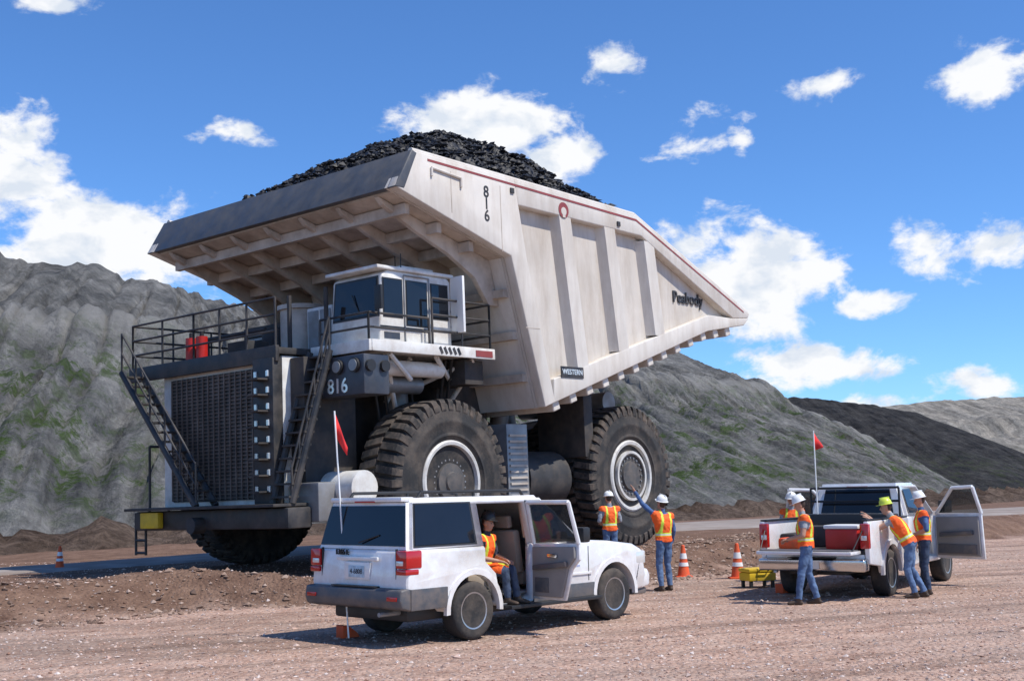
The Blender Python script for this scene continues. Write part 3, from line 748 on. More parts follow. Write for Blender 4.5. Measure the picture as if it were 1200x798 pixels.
def arc(cx, cz, r, a0, a1, n=12):
    return [(cx + r * cos(radians(a0 + (a1 - a0) * i / n)), cz + r * sin(radians(a0 + (a1 - a0) * i / n))) for i in range(n + 1)]

# ------------------------------------------------------------ SUV
SM = Matrix.Translation((-1.2877, 17.2327, gz(-1.29, 17.23))) @ Matrix.Rotation(radians(46.755), 4, 'Z')
S = empty('white_suv', M=SM)
HW = .985
low = [(-1.17, .52), (-1.21, .80), (-1.16, 1.24), (2.42, 1.22), (2.9, 1.19), (3.5, 1.12), (3.74, 1.02), (3.82, .62), (3.74, .42), (3.5, .40)] + arc(3.02, .40, .47, 0, 180) + [(2.5, .40), (.5, .40)] + arc(0, .40, .47, 0, 180) + [(-.5, .45)]
body = prism(S, 'lower_body', low, -HW, HW, M_carw, bev=.055)
def frus(par, name, b0, b1, m, bev=.03):
    (x0, x1, y, z), (X0, X1, Y, Z) = b0, b1
    bm = bmesh.new()
    a = [bm.verts.new(p) for p in ((x0, -y, z), (x1, -y, z), (x1, y, z), (x0, y, z))]
    c = [bm.verts.new(p) for p in ((X0, -Y, Z), (X1, -Y, Z), (X1, Y, Z), (X0, Y, Z))]
    bm.faces.new(a[::-1]); bm.faces.new(c)
    for i in range(4): bm.faces.new((a[i], a[(i + 1) % 4], c[(i + 1) % 4], c[i]))
    if bev: bmesh.ops.bevel(bm, geom=bm.edges[:], offset=bev, segments=4, affect='EDGES')
    return finish_bm(bm, name, par, m, sharp=.5)
gb, gt = (-1.15, 2.40, .965, 1.18), (-1.0, 1.55, .80, 1.90)
gh = frus(S, 'greenhouse', gb, gt, M_carw, .06)
cut1 = prism(None, 'cut1', [(.52, .43), (1.16, .43), (1.16, 1.80), (.22, 1.80), (.22, 1.02), (.42, .85)], -1.3, -.6, None)
cut2 = bx(None, 'cut2', -.9, 2.15, -.86, .86, .52, 1.30, None, 0)
cut3 = frus(None, 'cut3', (-1.0, 2.1, .86, 1.1), (-.9, 1.45, .72, 1.83), None, 0)
for c_ in (cut1, cut2, cut3): c_.parent = S
bpy.context.view_layer.update()
boolean(body, [cut1, cut2, cut3]); boolean(gh, [cut1, cut2, cut3])
for c_ in (cut1, cut2, cut3): delete(c_)
def gside(x, z, sg, off=.004):
    t = (z - gb[3]) / (gt[3] - gb[3]); return (x, sg * (gb[2] + (gt[2] - gb[2]) * t + off), z)
for sg, sn in ((-1, 'right'), (1, 'left')):
    def pn(nm, pts, m=M_glass, off=.004):
        P = [gside(x, z, sg, off) for x, z in pts]
        if sg > 0: P = P[::-1]
        panel(S, nm + '_' + sn, P, .007, m)
    pn('quarter_glass_trim', [(-1.06, 1.26), (.10, 1.26), (.10, 1.83), (-.95, 1.83)], M_plast, .0)
    pn('quarter_glass', [(-1.03, 1.29), (.06, 1.29), (.06, 1.81), (-.93, 1.81)], off=.008)
    if sg > 0: pn('rear_door_glass', [(.2, 1.28), (1.12, 1.28), (1.12, 1.80), (.2, 1.80)])
    pn('front_door_glass_trim', [(1.20, 1.24), (2.20, 1.23), (1.76, 1.69), (1.53, 1.83), (1.20, 1.83)], M_plast, .0)
    pn('front_door_glass', [(1.24, 1.27), (2.13, 1.26), (1.72, 1.68), (1.51, 1.80), (1.24, 1.80)], off=.008)
    yo = sg * HW
    prism(S, 'sill_cladding_' + sn, [(.52, .38), (2.5, .38), (2.52, .60), (.46, .60)] if sg > 0 else [(1.17, .38), (2.5, .38), (2.52, .60), (1.17, .60)], yo - sg * .03, yo + sg * .015, M_card, bev=.01)
    for cx, nm in ((0, 'rear'), (3.02, 'front')):
        o_ = arc(cx, .40, .535, -4, 184, 16); i_ = arc(cx, .40, .465, 184, -4, 16)
        prism(S, 'flare_%s_%s' % (nm, sn), o_ + i_, yo - sg * .04, yo + sg * .022, M_carw)
    bx(S, 'running_board_' + sn, .55, 2.5, yo - sg * .02, yo + sg * .17, .36, .41, M_plast, .01)
    pipes(S, 'roof_rail_' + sn, [((-.7, sg * .70, 1.97), (1.25, sg * .68, 1.97)), ((-.7, sg * .70, 1.97), (-.78, sg * .70, 1.88)), ((1.25, sg * .68, 1.97), (1.33, sg * .68, 1.88)), ((.3, sg * .69, 1.97), (.3, sg * .69, 1.89))], .022, M_plast)
    bx(S, 'body_side_molding_' + sn, 1.22, 2.46, yo - sg * .004, yo + sg * .02, .72, .76, M_carw, .006)
    bx(S, 'tail_lamp_' + sn, -1.225, -.95, yo - sg * .20, yo + sg * .012, 1.0, 1.23, M_redl, .025)
    bx(S, 'tail_lamp_base_' + sn, -1.232, -1.0, yo - sg * .19, yo + sg * .008, .92, .995, M_redl, .02)
    bx(S, 'backup_lens_' + sn, -1.236, -1.2, yo - sg * .18, yo - sg * .05, 1.04, 1.10, M_lamp, .008)
    bx(S, 'bumper_reflector_' + sn, -1.338, -1.32, yo - sg * .25, yo - sg * .06, .60, .65, M_redl, .004)
    bx(S, 'head_lamp_' + sn, 3.55, 3.80, yo - sg * .25, yo + sg * .004, .80, 1.0, M_lamp, .03)
    bx(S, 'mirror_arm_' + sn, 2.0, 2.12, sg * .93, sg * 1.1, 1.22, 1.28, M_plast, .01)
    bx(S, 'mirror_' + sn, 1.97, 2.13, sg * 1.06, sg * 1.27, 1.20, 1.42, M_plast, .035)
    bx(S, 'door_handle_' + sn, 1.28, 1.48, yo - sg * .002, yo + sg * .03, 1.04, 1.09, M_carw, .01)
    boxes(S, 'door_seams_' + sn, [((1.19, yo + sg * .001, .92), (.014, .006, .50)), ((2.40, yo + sg * .001, .88), (.014, .006, .50))] + ([((.2, yo + sg * .001, 1.1), (.012, .004, .25))] if sg > 0 else []), M_plast)
    for cx, nm in ((0, 'rear'), (3.02, 'front')): car_wheel(S, 'wheel_%s_%s' % (nm, sn), (cx, sg * .85, .385), .385, .27, sg)
def grear(y, z, off=.004):
    t = (z - gb[3]) / (gt[3] - gb[3]); return (gb[0] + (gt[0] - gb[0]) * t - off, y, z)
panel(S, 'rear_glass', [grear(.87, 1.28), grear(-.87, 1.28), grear(-.765, 1.80), grear(.765, 1.80)], .008, M_glass)
bx(S, 'rear_spoiler', -1.08, -.85, -.74, .74, 1.85, 1.915, M_carw, .025)
bx(S, 'brake_lamp', -1.088, -1.06, -.2, .2, 1.845, 1.865, M_redl, 0)
prism(S, 'rear_bumper', [(-1.30, .50), (-1.33, .60), (-1.31, .74), (-1.12, .76), (-1.12, .46)], -.99, .99, M_card, bev=.03)
bx(S, 'rear_bumper_top_pad', -1.30, -1.15, -.45, .45, .752, .768, M_plast, .004)
bx(S, 'rear_bumper_side_right', -1.15, -.5, -1.003, -.97, .47, .74, M_card, .012); bx(S, 'rear_bumper_side_left', -1.15, -.5, .97, 1.003, .47, .74, M_card, .012)
bx(S, 'licence_recess', -1.222, -1.19, -.26, .26, .84, 1.07, M_carw, .015)
bx(S, 'licence_plate', -1.232, -1.223, -.16, .16, .87, 1.02, mat('plate_blue', (.42, .55, .64), .4, var=.25, scale=20), .004)
text(S, 'plate_digits', '4-6808', (-1.234, 0, .945), .09, M_slate, '-x', .002)
text(S, 'fleet_number', '1365 E', (-1.185, .35, 1.19), .10, M_plast, '-x', .012)
bx(S, 'hatch_trim', -1.225, -1.19, -.42, .42, 1.09, 1.14, M_carw, .01)
boxes(S, 'hatch_seams', [((-1.185, sg * .765, 1.02), (.035, .010, .46)) for sg in (1, -1)], M_plast)
pipes(S, 'rear_wiper', [((-1.17, .02, 1.32), (-1.12, -.35, 1.42))], .01, M_plast)
panel(S, 'windshield', [(2.36, -.80, 1.28), (2.36, .80, 1.28), (1.67, .70, 1.82), (1.67, -.70, 1.82)], .01, M_glass)
bx(S, 'grille', 3.76, 3.84, -.55, .55, .72, .98, M_card, .02)
prism(S, 'front_bumper', [(3.7, .42), (3.9, .45), (3.93, .62), (3.86, .72), (3.6, .72), (3.6, .42)], -.98, .98, M_carw, bev=.04)
bx(S, 'front_bumper_lower', 3.5, 3.86, -.94, .94, .33, .43, M_card, .03)
text(S, 'door_badge_text', 'P&M', (1.95, -HW - .002, .93), .13, M_slate, '-y', .002)
bx(S, 'door_badge', 1.7, 2.2, -HW - .004, -HW + .001, .84, .865, mat('badge', (.3, .34, .5), .5, var=.4, scale=25), 0)
pipes(S, 'exhaust', [((-1.35, -.6, .42), (-.9, -.6, .42))], .03, M_grey)
bx(S, 'underbody', -1.0, 3.6, -.75, .75, .30, .5, M_plast, .05)
bx(S, 'cabin_floor', -.85, 2.1, -.84, .84, .53, .56, M_int, 0)
for nm, x, ys in (('rear_seat', .25, (-.42, .42)), ('front_seat', 1.35, (-.42, .42))):
    for k, y in enumerate(ys):
        bx(S, '%s_cushion_%d' % (nm, k + 1), x - .05, x + .45, y - .25, y + .25, .62, .82, M_seat, .05)
        box(S, '%s_back_%d' % (nm, k + 1), (x - .12, y, 1.10), (.14, .5, .62), M_seat, Matrix.Rotation(-.15, 4, 'Y'), .05)
        box(S, '%s_headrest_%d' % (nm, k + 1), (x - .18, y, 1.52), (.1, .28, .18), M_seat, Matrix.Rotation(-.15, 4, 'Y'), .04)
bx(S, 'dashboard', 1.85, 2.12, -.8, .8, .95, 1.22, M_card, .04)
Dm = bpy.data.objects.new('open_rear_door', None); COL.objects.link(Dm); Dm.parent = S
Dm.matrix_local = Matrix.Translation((1.19, -HW - .01, 0)) @ Matrix.Rotation(radians(84), 4, 'Z')
dl = [(-.02, .46), (-.02, 1.22), (-.97, 1.24), (-.97, 1.02), (-.82, .88), (-.68, .46)]
prism(Dm, 'outer_skin', dl, 0, .04, M_carw, bev=.01)
prism(Dm, 'inner_trim', [(-.06, .50), (-.06, 1.18), (-.92, 1.20), (-.92, 1.04), (-.78, .90), (-.64, .50)], .041, .09, M_int, bev=.015)
prism(Dm, 'armrest', [(-.12, .86), (-.12, .93), (-.8, 1.0), (-.8, .92)], .09, .15, M_card, bev=.015)
bx(Dm, 'door_pull', -.6, -.4, .088, .12, 1.04, 1.09, M_chrome, .01)
bx(Dm, 'speaker', -.4, -.12, .088, .1, .56, .76, M_card, .01)
def wf(x, z): return Vector((x, .02 + (z - 1.22) * .2, z))
fr = [wf(-.03, 1.22), wf(-.03, 1.80), wf(-.88, 1.80), wf(-.95, 1.24)]
bmf = bmesh.new()
for a_, b_ in ((0, 1), (1, 2), (2, 3)): bm_cyl(bmf, fr[a_], fr[b_], .032, None, 8)
finish_bm(bmf, 'window_frame', Dm, M_carw)
panel(Dm, 'door_glass', [wf(-.05, 1.22), wf(-.05, 1.78), wf(-.86, 1.78), wf(-.93, 1.24)], .006, M_tint)

def flag_whip(name, p, q, fl, down=False):
    E = empty(name)
    pipes(E, 'pole', [(p, q)], .012, M_hatw)
    bm = bmesh.new(); n = 8; q = Vector(q); top = []; bot = []
    ax = (q - Vector(p)).normalized()
    for i in range(n + 1):
        t = i / n
        wv = .03 * sin(t * 6)
        top.append(bm.verts.new(q + Vector((fl[0] * t, fl[1] * t + wv, 0)) - ax * (.02 + .30 * t + (.2 * t if down else 0))))
        bot.append(bm.verts.new(q + Vector((fl[0] * t * .9, fl[1] * t * .9 + wv, 0)) - ax * (.38 + (.25 * t if down else -.05 * t))))
    for i in range(n): bm.faces.new((top[i], top[i + 1], bot[i + 1], bot[i]))
    o = finish_bm(bm, 'flag', E, mat('flag_red', (.75, .03, .03), .7))
    md = o.modifiers.new('s', 'SOLIDIFY'); md.thickness = .004
    return E
flag_whip('safety_flag_pole', (-2.27, 16.62, .05), (-2.5, 16.9, 3.12), (.16, -.05), True)

# ------------------------------------------------------------ pickup
PM = Matrix.Translation((5.85, 22.35, gz(5.85, 22.35))) @ Matrix.Rotation(radians(56), 4, 'Z')
P = empty('white_pickup_truck', M=PM)
w2 = .98
plow = [(-1.18, .62), (-1.2, 1.34), (1.12, 1.34), (1.12, .5), (.55, .48)] + arc(0, .42, .50, 0, 180) + [(-.55, .55)]
for sg, sn in ((1, 'left'), (-1, 'right')):
    prism(P, 'bed_side_' + sn, plow, sg * (w2 - .09), sg * w2, M_carw, bev=.02)
    bx(P, 'bed_rail_cap_' + sn, -1.19, 1.11, sg * (w2 - .13), sg * (w2 - .01), 1.342, 1.37, M_plast, .01)
    bx(P, 'tail_lamp_' + sn, -1.225, -1.12, sg * (w2 - .15), sg * (w2 + .006), .88, 1.30, M_redl, .02)
    bx(P, 'backup_lens_' + sn, -1.232, -1.2, sg * (w2 - .13), sg * (w2 - .03), 1.02, 1.10, M_lamp, .006)
    bx(P, 'wheel_well_' + sn, -.5, .5, sg * .6, sg * .89, .84, 1.1, M_dark, .04)
    car_wheel(P, 'wheel_rear_' + sn, (0, sg * .84, .41), .41, .28, sg); car_wheel(P, 'wheel_front_' + sn, (3.7, sg * .84, .41), .41, .28, sg)
    o_ = arc(0, .42, .57, -2, 182, 16); i_ = arc(0, .42, .49, 182, -2, 16)
    prism(P, 'flare_' + sn, o_ + i_, sg * (w2 - .03), sg * (w2 + .03), M_carw)
bx(P, 'bed_floor', -1.18, 1.1, -.9, .9, .78, .84, M_dark, 0)
bx(P, 'bed_front_wall', 1.05, 1.11, -.9, .9, .84, 1.36, M_carw, .01)
bx(P, 'tailgate', -1.75, -1.22, -.84, .84, .79, .85, M_carw, .02)
bx(P, 'tailgate_inner', -1.72, -1.25, -.80, .80, .852, .865, M_card, .005)
pipes(P, 'tailgate_straps', [((-1.2, .88, 1.2), (-1.6, .82, .86)), ((-1.2, -.88, 1.2), (-1.6, -.82, .86))], .01, M_plast)
prism(P, 'rear_bumper', [(-1.40, .50), (-1.42, .70), (-1.15, .72), (-1.15, .50)], -.95, .95, M_chrome, bev=.03)
bx(P, 'bumper_pad', -1.43, -1.16, -.4, .4, .722, .735, M_plast, 0)
bx(P, 'licence_plate', -1.43, -1.42, -.16, .16, .54, .68, M_hatw, 0)
bx(P, 'rear_valance', -1.18, -1.12, -.88, .88, .55, .78, M_carw, .01)
bx(P, 'frame', -1.1, 4.2, -.5, .5, .42, .6, M_plast, .02)
cyl(P, 'rear_axle', (0, -.8, .41), (0, .8, .41), .07, M_dark)
bx(P, 'hitch', -1.55, -1.2, -.05, .05, .42, .50, M_dark, .01)
cablow = [(1.16, .45), (1.16, 1.36), (3.2, 1.32), (4.45, 1.22), (4.68, 1.1), (4.72, .6), (4.6, .45), (4.22, .45)] + arc(3.7, .42, .50, 3, 177) + [(3.15, .45)]
cb = prism(P, 'cab_lower', cablow, -w2, w2, M_carw, bev=.04)
cg = frus(P, 'cab_greenhouse', (1.17, 3.15, .95, 1.33), (1.32, 2.45, .76, 1.98), M_carw, .05)
pc1 = bx(None, 'pc1', 1.3, 3.0, -.88, .88, .6, 1.34, None, 0)
pc2 = frus(None, 'pc2', (1.28, 2.95, .86, 1.2), (1.4, 2.4, .70, 1.90), None, 0)
pc3 = bx(None, 'pc3', 1.95, 2.95, -1.2, 1.2, .55, 1.40, None, 0)
pc4 = frus(None, 'pc4', (1.95, 2.92, 1.3, 1.35), (1.95, 2.42, 1.3, 1.88), None, 0)
for c_ in (pc1, pc2, pc3, pc4): c_.parent = P
bpy.context.view_layer.update()
boolean(cb, [pc1, pc2, pc3]); boolean(cg, [pc1, pc2, pc3, pc4])
for c_ in (pc1, pc2, pc3, pc4): delete(c_)
panel(P, 'rear_window', [(1.182, .70, 1.42), (1.182, -.70, 1.42), (1.285, -.62, 1.87), (1.285, .62, 1.87)], .01, M_glass)
bx(P, 'high_brake_lamp', 1.27, 1.30, -.2, .2, 1.90, 1.93, M_redl, 0)
panel(P, 'windshield', [(3.06, -.8, 1.38), (3.06, .8, 1.38), (2.52, .68, 1.9), (2.52, -.68, 1.9)], .01, M_glass)
for sg, sn in ((1, 'left'), (-1, 'right')):
    pp = [(1.32, sg * .955, 1.42), (1.88, sg * .955, 1.42), (1.88, sg * .815, 1.86), (1.42, sg * .815, 1.86)]
    panel(P, 'rear_quarter_window_' + sn, pp if sg < 0 else pp[::-1], .008, M_glass)
    bx(P, 'seat_' + sn, 1.95, 2.5, sg * .42 - .25, sg * .42 + .25, .7, .95, M_seat, .05)
    box(P, 'seat_back_' + sn, (1.85, sg * .42, 1.3), (.14, .5, .8), M_seat, Matrix.Rotation(-.15, 4, 'Y'), .05)
    bx(P, 'head_lamp_' + sn, 4.5, 4.70, sg * .7, sg * .97, .9, 1.12, M_lamp, .03)
    Dd = bpy.data.objects.new('open_door_' + sn, None); COL.objects.link(Dd); Dd.parent = P
    Dd.matrix_local = Matrix.Translation((3.0, sg * (w2 + .01), 0)) @ Matrix.Rotation(radians(-sg * 68), 4, 'Z')
    k = -sg
    prism(Dd, 'outer_skin', [(0, .50), (0, 1.36), (-1.05, 1.38), (-1.08, .50)], 0, k * .04, M_carw, bev=.012)
    prism(Dd, 'inner_trim', [(-.05, .56), (-.05, 1.30), (-1.0, 1.32), (-1.02, .56)], k * .041, k * .09, M_int, bev=.015)
    prism(Dd, 'armrest', [(-.15, .92), (-.15, 1.0), (-.9, 1.05), (-.9, .97)], k * .09, k * .15, M_card, bev=.015)
    prism(Dd, 'map_pocket', [(-.1, .60), (-.1, .78), (-.95, .78), (-.95, .60)], k * .09, k * .12, M_card, bev=.01)
    def wf2(x, z): return Vector((x, k * (.02 + (z - 1.36) * .28), z))
    fr = [wf2(-.02, 1.36), wf2(-.52, 1.86), wf2(-.98, 1.88), wf2(-1.04, 1.37)]
    bmf = bmesh.new()
    for a_, b_ in ((0, 1), (1, 2), (2, 3)): bm_cyl(bmf, fr[a_], fr[b_], .035, None, 8)
    finish_bm(bmf, 'window_frame', Dd, M_carw)
    panel(Dd, 'door_glass', [wf2(-.05, 1.37), wf2(-.53, 1.84), wf2(-.96, 1.86), wf2(-1.01, 1.38)], .006, M_tint)
    bx(Dd, 'mirror', -.18, -.02, -k * .04, -k * .28, 1.38, 1.62, M_plast, .03)
bx(P, 'front_bumper', 4.6, 4.82, -.95, .95, .5, .75, M_chrome, .04)
bx(P, 'tool_chest', .55, 1.0, -.85, .85, .86, 1.42, M_plast, .03)
bx(P, 'cargo_box_dark', -.1, .5, -.1, .6, .85, 1.22, M_dark, .03)
bx(P, 'red_cooler', -.95, -.35, -.70, -.12, .85, 1.20, M_red, .04)
bx(P, 'cooler_lid', -.97, -.33, -.72, -.10, 1.202, 1.27, M_hatw, .03)
bx(P, 'orange_bag', -1.1, -.7, .25, .7, .85, 1.05, M_cone, .06)
pipes(P, 'cargo_rack', [((1.08, -.85, 1.36), (1.08, -.85, 1.9)), ((1.08, .85, 1.36), (1.08, .85, 1.9)), ((1.08, -.85, 1.9), (1.08, .85, 1.9)), ((1.08, -.85, 1.65), (1.08, .85, 1.65))], .022, M_plast)
flag_whip('safety_flag_pole', (5.75, 23.25, .9), (5.78, 23.4, 3.0), (.18, .02), False)

# ------------------------------------------------------------ cones, case, chocks
def cone(x, y, h=.71):
    z = gz(x, y); E = empty('traffic_cone', (x, y, z)); k = h / .71
    box(E, 'base', (0, 0, .02 * k), (.36 * k, .36 * k, .04 * k), M_cone, None, .01)
    lathe(E, 'body', [(.14 * k, .04 * k), (.135 * k, .06 * k), (.035 * k, .70 * k), (.025 * k, .71 * k), (.001, .71 * k)], (0, 0, 0), M_cone, 'z', 28)
    lathe(E, 'collar_upper', [(.066 * k, .53 * k), (.0855 * k, .41 * k)], (0, 0, 0), M_hatw, 'z', 28)
    lathe(E, 'collar_lower', [(.098 * k, .33 * k), (.113 * k, .25 * k)], (0, 0, 0), M_hatw, 'z', 28)
cone(3.70, 27.2); cone(4.75, 26.4, .75); cone(-11.9, 32.0, .6)
K = empty('yellow_equipment_case', (4.72, 24.1, gz(4.72, 24.1))); K.rotation_euler = (0, 0, radians(20))
bx(K, 'case_body', -.3, .3, -.2, .2, .14, .30, M_yellow, .03); bx(K, 'case_lid', -.31, .31, -.21, .21, .305, .38, M_yellow, .03)
boxes(K, 'case_legs', [((sx * .24, sy * .15, .07), (.06, .06, .14)) for sx in (1, -1) for sy in (1, -1)], M_plast, .005)
pipes(K, 'case_handle', [((-.1, -.22, .33), (-.1, -.26, .36)), ((.1, -.22, .33), (.1, -.26, .36)), ((-.1, -.26, .36), (.1, -.26, .36))], .012, M_plast)
def chock(x, y, rz):
    E = empty('wheel_chock', (x, y, gz(x, y))); E.rotation_euler = (0, 0, rz)
    prism(E, 'wedge', [(-.14, 0), (.14, 0), (.10, .06), (-.05, .17), (-.14, .17)], -.09, .09, M_cone, bev=.01)
chock(-2.35, 17.15, radians(40)); chock(4.95, 22.85, radians(40))

# ------------------------------------------------------------ people
def ico(c, r, sub=2):
    bm = bmesh.new(); bmesh.ops.create_icosphere(bm, subdivisions=sub, radius=1)
    r = Vector(r) if hasattr(r, '__len__') else Vector((r, r, r)); c = Vector(c)
    pts = [Vector((v.co.x * r.x, v.co.y * r.y, v.co.z * r.z)) + c for v in bm.verts]; bm.free(); return pts
def hull(bm, pts):
    vs = [bm.verts.new(p) for p in pts]
    r = bmesh.ops.convex_hull(bm, input=vs)
    junk = list({g for g in (r['geom_interior'] + r['geom_unused']) if isinstance(g, bmesh.types.BMVert) and g.is_valid})
    if junk: bmesh.ops.delete(bm, geom=junk, context='VERTS')
def person(loc, yaw, J=None, shirt=M_shirtb, jean=M_jean, hat=M_hatw, sleeve=True, forearm_skin=True, grip=.5, scale=1., lookdown=0., turn=0.):
    j = dict(pel=(0, 0, .96), che=(.01, 0, 1.26), nec=(.0, 0, 1.47), hea=(.03, 0, 1.64),
             sL=(0, .185, 1.41), sR=(0, -.185, 1.41), eL=(-.02, .25, 1.13), eR=(-.02, -.25, 1.13), wL=(.06, .26, .88), wR=(.06, -.26, .88),
             hL=(0, .09, .92), hR=(0, -.09, .92), kL=(.02, .10, .50), kR=(.02, -.10, .50), aL=(-.02, .11, .085), aR=(-.02, -.11, .085))
    if J: j.update(J)
    j = {k: Vector(v) for k, v in j.items()}
    E = empty('worker'); E.location = loc; E.rotation_euler = (0, 0, yaw); E.scale = (scale,) * 3
    up = (j['nec'] - j['pel']).normalized()
    lat = (j['sL'] - j['sR']).normalized()
    def el(c, ra, rb, rc):
        fw = lat.cross(up).normalized()
        return [Vector(c) + fw * p.x * ra + lat * p.y * rb + up * p.z * rc for p in ico((0, 0, 0), 1)]
    bm = bmesh.new(); bones = []
    def cap(a, b_, r0, r1, lab, add=True):
        a = Vector(a); b_ = Vector(b_)
        if add: hull(bm, ico(a, r0, 2) + ico(b_, r1, 2))
        bones.append((a, b_, r0, r1, lab))
    waist = j['pel'].lerp(j['che'], .45)
    hull(bm, el(j['pel'], .125, .165, .12) + el(waist, .115, .150, .08))
    hull(bm, el(waist, .115, .150, .08) + el(j['che'], .135, .180, .12))
    hull(bm, el(j['che'], .135, .180, .12) + ico(j['sL'], .062) + ico(j['sR'], .062) + el(j['nec'] - up * .03, .06, .07, .03))
    bones.append((j['pel'], j['pel'] + up * .03, .15, .15, 'pel')); bones.append((waist - up * .02, j['nec'] - up * .04, .135, .14, 'torso'))
    cap(j['nec'] - up * .05, j['hea'] - Vector((0, 0, .05)), .058, .055, 'neck')
    for s in 'LR':
        cap(j['s' + s], j['e' + s], .060, .047, 'uarm'); cap(j['e' + s], j['w' + s], .044, .029, 'farm')
        cap(j['h' + s], j['k' + s], .096, .066, 'thigh'); cap(j['k' + s], j['a' + s], .068, .055, 'shin')
        a = j['a' + s]; fd = Vector((1, .15 if s == 'L' else -.15, 0)).normalized()
        hull(bm, ico(a + Vector((0, 0, -.03)), (.05, .042, .05)) + ico(a - fd * .04 + Vector((0, 0, -.05)), (.04, .038, .033)) + ico(a + fd * .15 + Vector((0, 0, -.055)), (.045, .045, .028)))
        bones.append((a + Vector((0, 0, -.05)), a + fd * .16 + Vector((0, 0, -.06)), .045, .04, 'foot'))
    hd = j['hea']; ft = Matrix.Rotation(turn, 3, 'Z') @ Matrix.Rotation(lookdown, 3, 'Y')
    def hp(x, y, z): return hd + ft @ Vector((x, y, z))
    def hel(c, r, sub=2): return [hp(p.x, p.y, p.z) for p in ico(c, r, sub)]
    hull(bm, hel((-.01, 0, .03), (.095, .075, .095)) + hel((.045, 0, -.07), (.04, .042, .04)))
    hull(bm, hel((.088, 0, .025), (.008, .008, .008)) + hel((.108, 0, -.012), (.012, .014, .01)) + hel((.08, 0, -.01), (.012, .02, .02)))
    hull(bm, hel((.082, 0, -.047), (.012, .026, .009)))
    for sy in (1, -1): hull(bm, hel((-.005, sy * .078, .0), (.018, .009, .032)))
    bones.append((hd + Vector((0, 0, -.05)), hd + Vector((0, 0, .05)), .09, .09, 'head'))
    me = bpy.data.meshes.new('tmp'); bm.to_mesh(me); bm.free()
    tmp = bpy.data.objects.new('tmp', me); COL.objects.link(tmp)
    md = tmp.modifiers.new('r', 'REMESH'); md.mode = 'VOXEL'; md.voxel_size = .0125
    m2 = tmp.modifiers.new('s', 'SMOOTH'); m2.factor = .5; m2.iterations = 4
    bpy.context.view_layer.update()
    dg = bpy.context.evaluated_depsgraph_get(); me2 = bpy.data.meshes.new_from_object(tmp.evaluated_get(dg)); delete(tmp)
    bm = bmesh.new(); bm.from_mesh(me2)
    MS = [M_skin, shirt, M_orange, M_lime, jean, M_boot, M_silver, M_hair]
    tors = set()
    for f in bm.faces:
        c = f.calc_center_median(); best = None
        for a, b_, r0, r1, lab in bones:
            d = b_ - a; t = max(0, min(1, (c - a).dot(d) / max(1e-9, d.length_squared)))
            q = (c - a.lerp(b_, t)).length - (r0 + (r1 - r0) * t)
            if best is None or q < best[0]: best = (q, lab, t)
        lab = best[1]
        hh = (c - j['pel']).dot(up); idx = 0
        if lab in ('torso', 'pel') or (lab == 'thigh' and hh > .0) or (lab == 'uarm' and best[2] < .16):
            if hh > -.03:
                ly = (c - j['che']).dot(lat); idx = 2
                if .08 < hh < .145: idx = 3
                if .10 < hh < .125: idx = 6
                elif abs(abs(ly) - .10) < .024 and hh > .15: idx = 3
                if hh > (j['nec'] - j['pel']).dot(up) - .015 and abs(ly) < .07: idx = 1
            else: idx = 4
        elif lab == 'uarm': idx = 1 if (sleeve or best[2] < .55) else 0
        elif lab == 'farm': idx = 0 if forearm_skin else 1
        elif lab in ('thigh', 'shin'): idx = 4 if not (lab == 'shin' and best[2] > .96) else 5
        elif lab == 'foot': idx = 5
        elif lab == 'head':
            lc = ft.inverted() @ (c - hd)
            if lc.x < -.03 and lc.z > -.05 and abs(lc.y) < .08: idx = 7
        f.material_index = idx; f.smooth = True
        if idx in (2, 3, 6):
            for v in f.verts: tors.add(v)
    bm.normal_update()
    for v in tors: v.co += v.normal * .018
    for v in bm.verts:
        if any(f.material_index in (4, 2, 1) for f in v.link_faces):
            v.co += v.normal * (.013 * noise.noise(v.co * 9) + .006 * noise.noise(v.co * 24))
    for s in 'LR':
        w = j['w' + s]; d = (w - j['e' + s]).normalized()
        side_ = Vector((0, 0, 1)).cross(d)
        if side_.length < .2: side_ = Vector((1, 0, 0))
        side_.normalize(); nrm = d.cross(side_).normalized()
        bmt = bmesh.new()
        hull(bmt, ico(w, .026) + ico(w + d * .085 + side_ * .028, .014) + ico(w + d * .085 - side_ * .028, .014))
        for q, (off, ln) in enumerate(((.032, .062), (.011, .075), (-.011, .07), (-.031, .052))):
            p = w + d * .085 + side_ * off; dd = d.copy()
            for seg, fr_ in enumerate((.45, .3, .25)):
                dd = (dd - nrm * grip * (.35 + seg * .35)).normalized(); p2 = p + dd * ln * fr_
                hull(bmt, ico(p, .0095 - seg * .001, 1) + ico(p2, .0085 - seg * .001, 1)); p = p2
        p = w + d * .03 + side_ * .024; dd = (d * .7 + side_ * .7 - nrm * .25).normalized()
        for seg, ln in enumerate((.035, .028)):
            p2 = p + dd * ln; hull(bmt, ico(p, .012 - seg * .002, 1) + ico(p2, .010 - seg * .001, 1)); p = p2; dd = (dd + d * .5).normalized()
        for f in bmt.faces: f.smooth = True
        mm = bpy.data.meshes.new('h'); bmt.to_mesh(mm); bmt.free()
        bm.from_mesh(mm)
    me3 = bpy.data.meshes.new('body'); bm.to_mesh(me3); bm.free()
    for m_ in MS: me3.materials.append(m_)
    o = bpy.data.objects.new('body', me3); COL.objects.link(o); o.parent = E
    bm = bmesh.new()
    for sy in (1, -1): hull(bm, hel((.080, sy * .031, .018), (.009, .013, .006), 1))
    finish_bm(bm, 'eyes', E, M_eye)
    H = bpy.data.objects.new('hard_hat', None); COL.objects.link(H); H.parent = E
    H.matrix_local = Matrix.Translation(hd) @ ft.to_4x4()
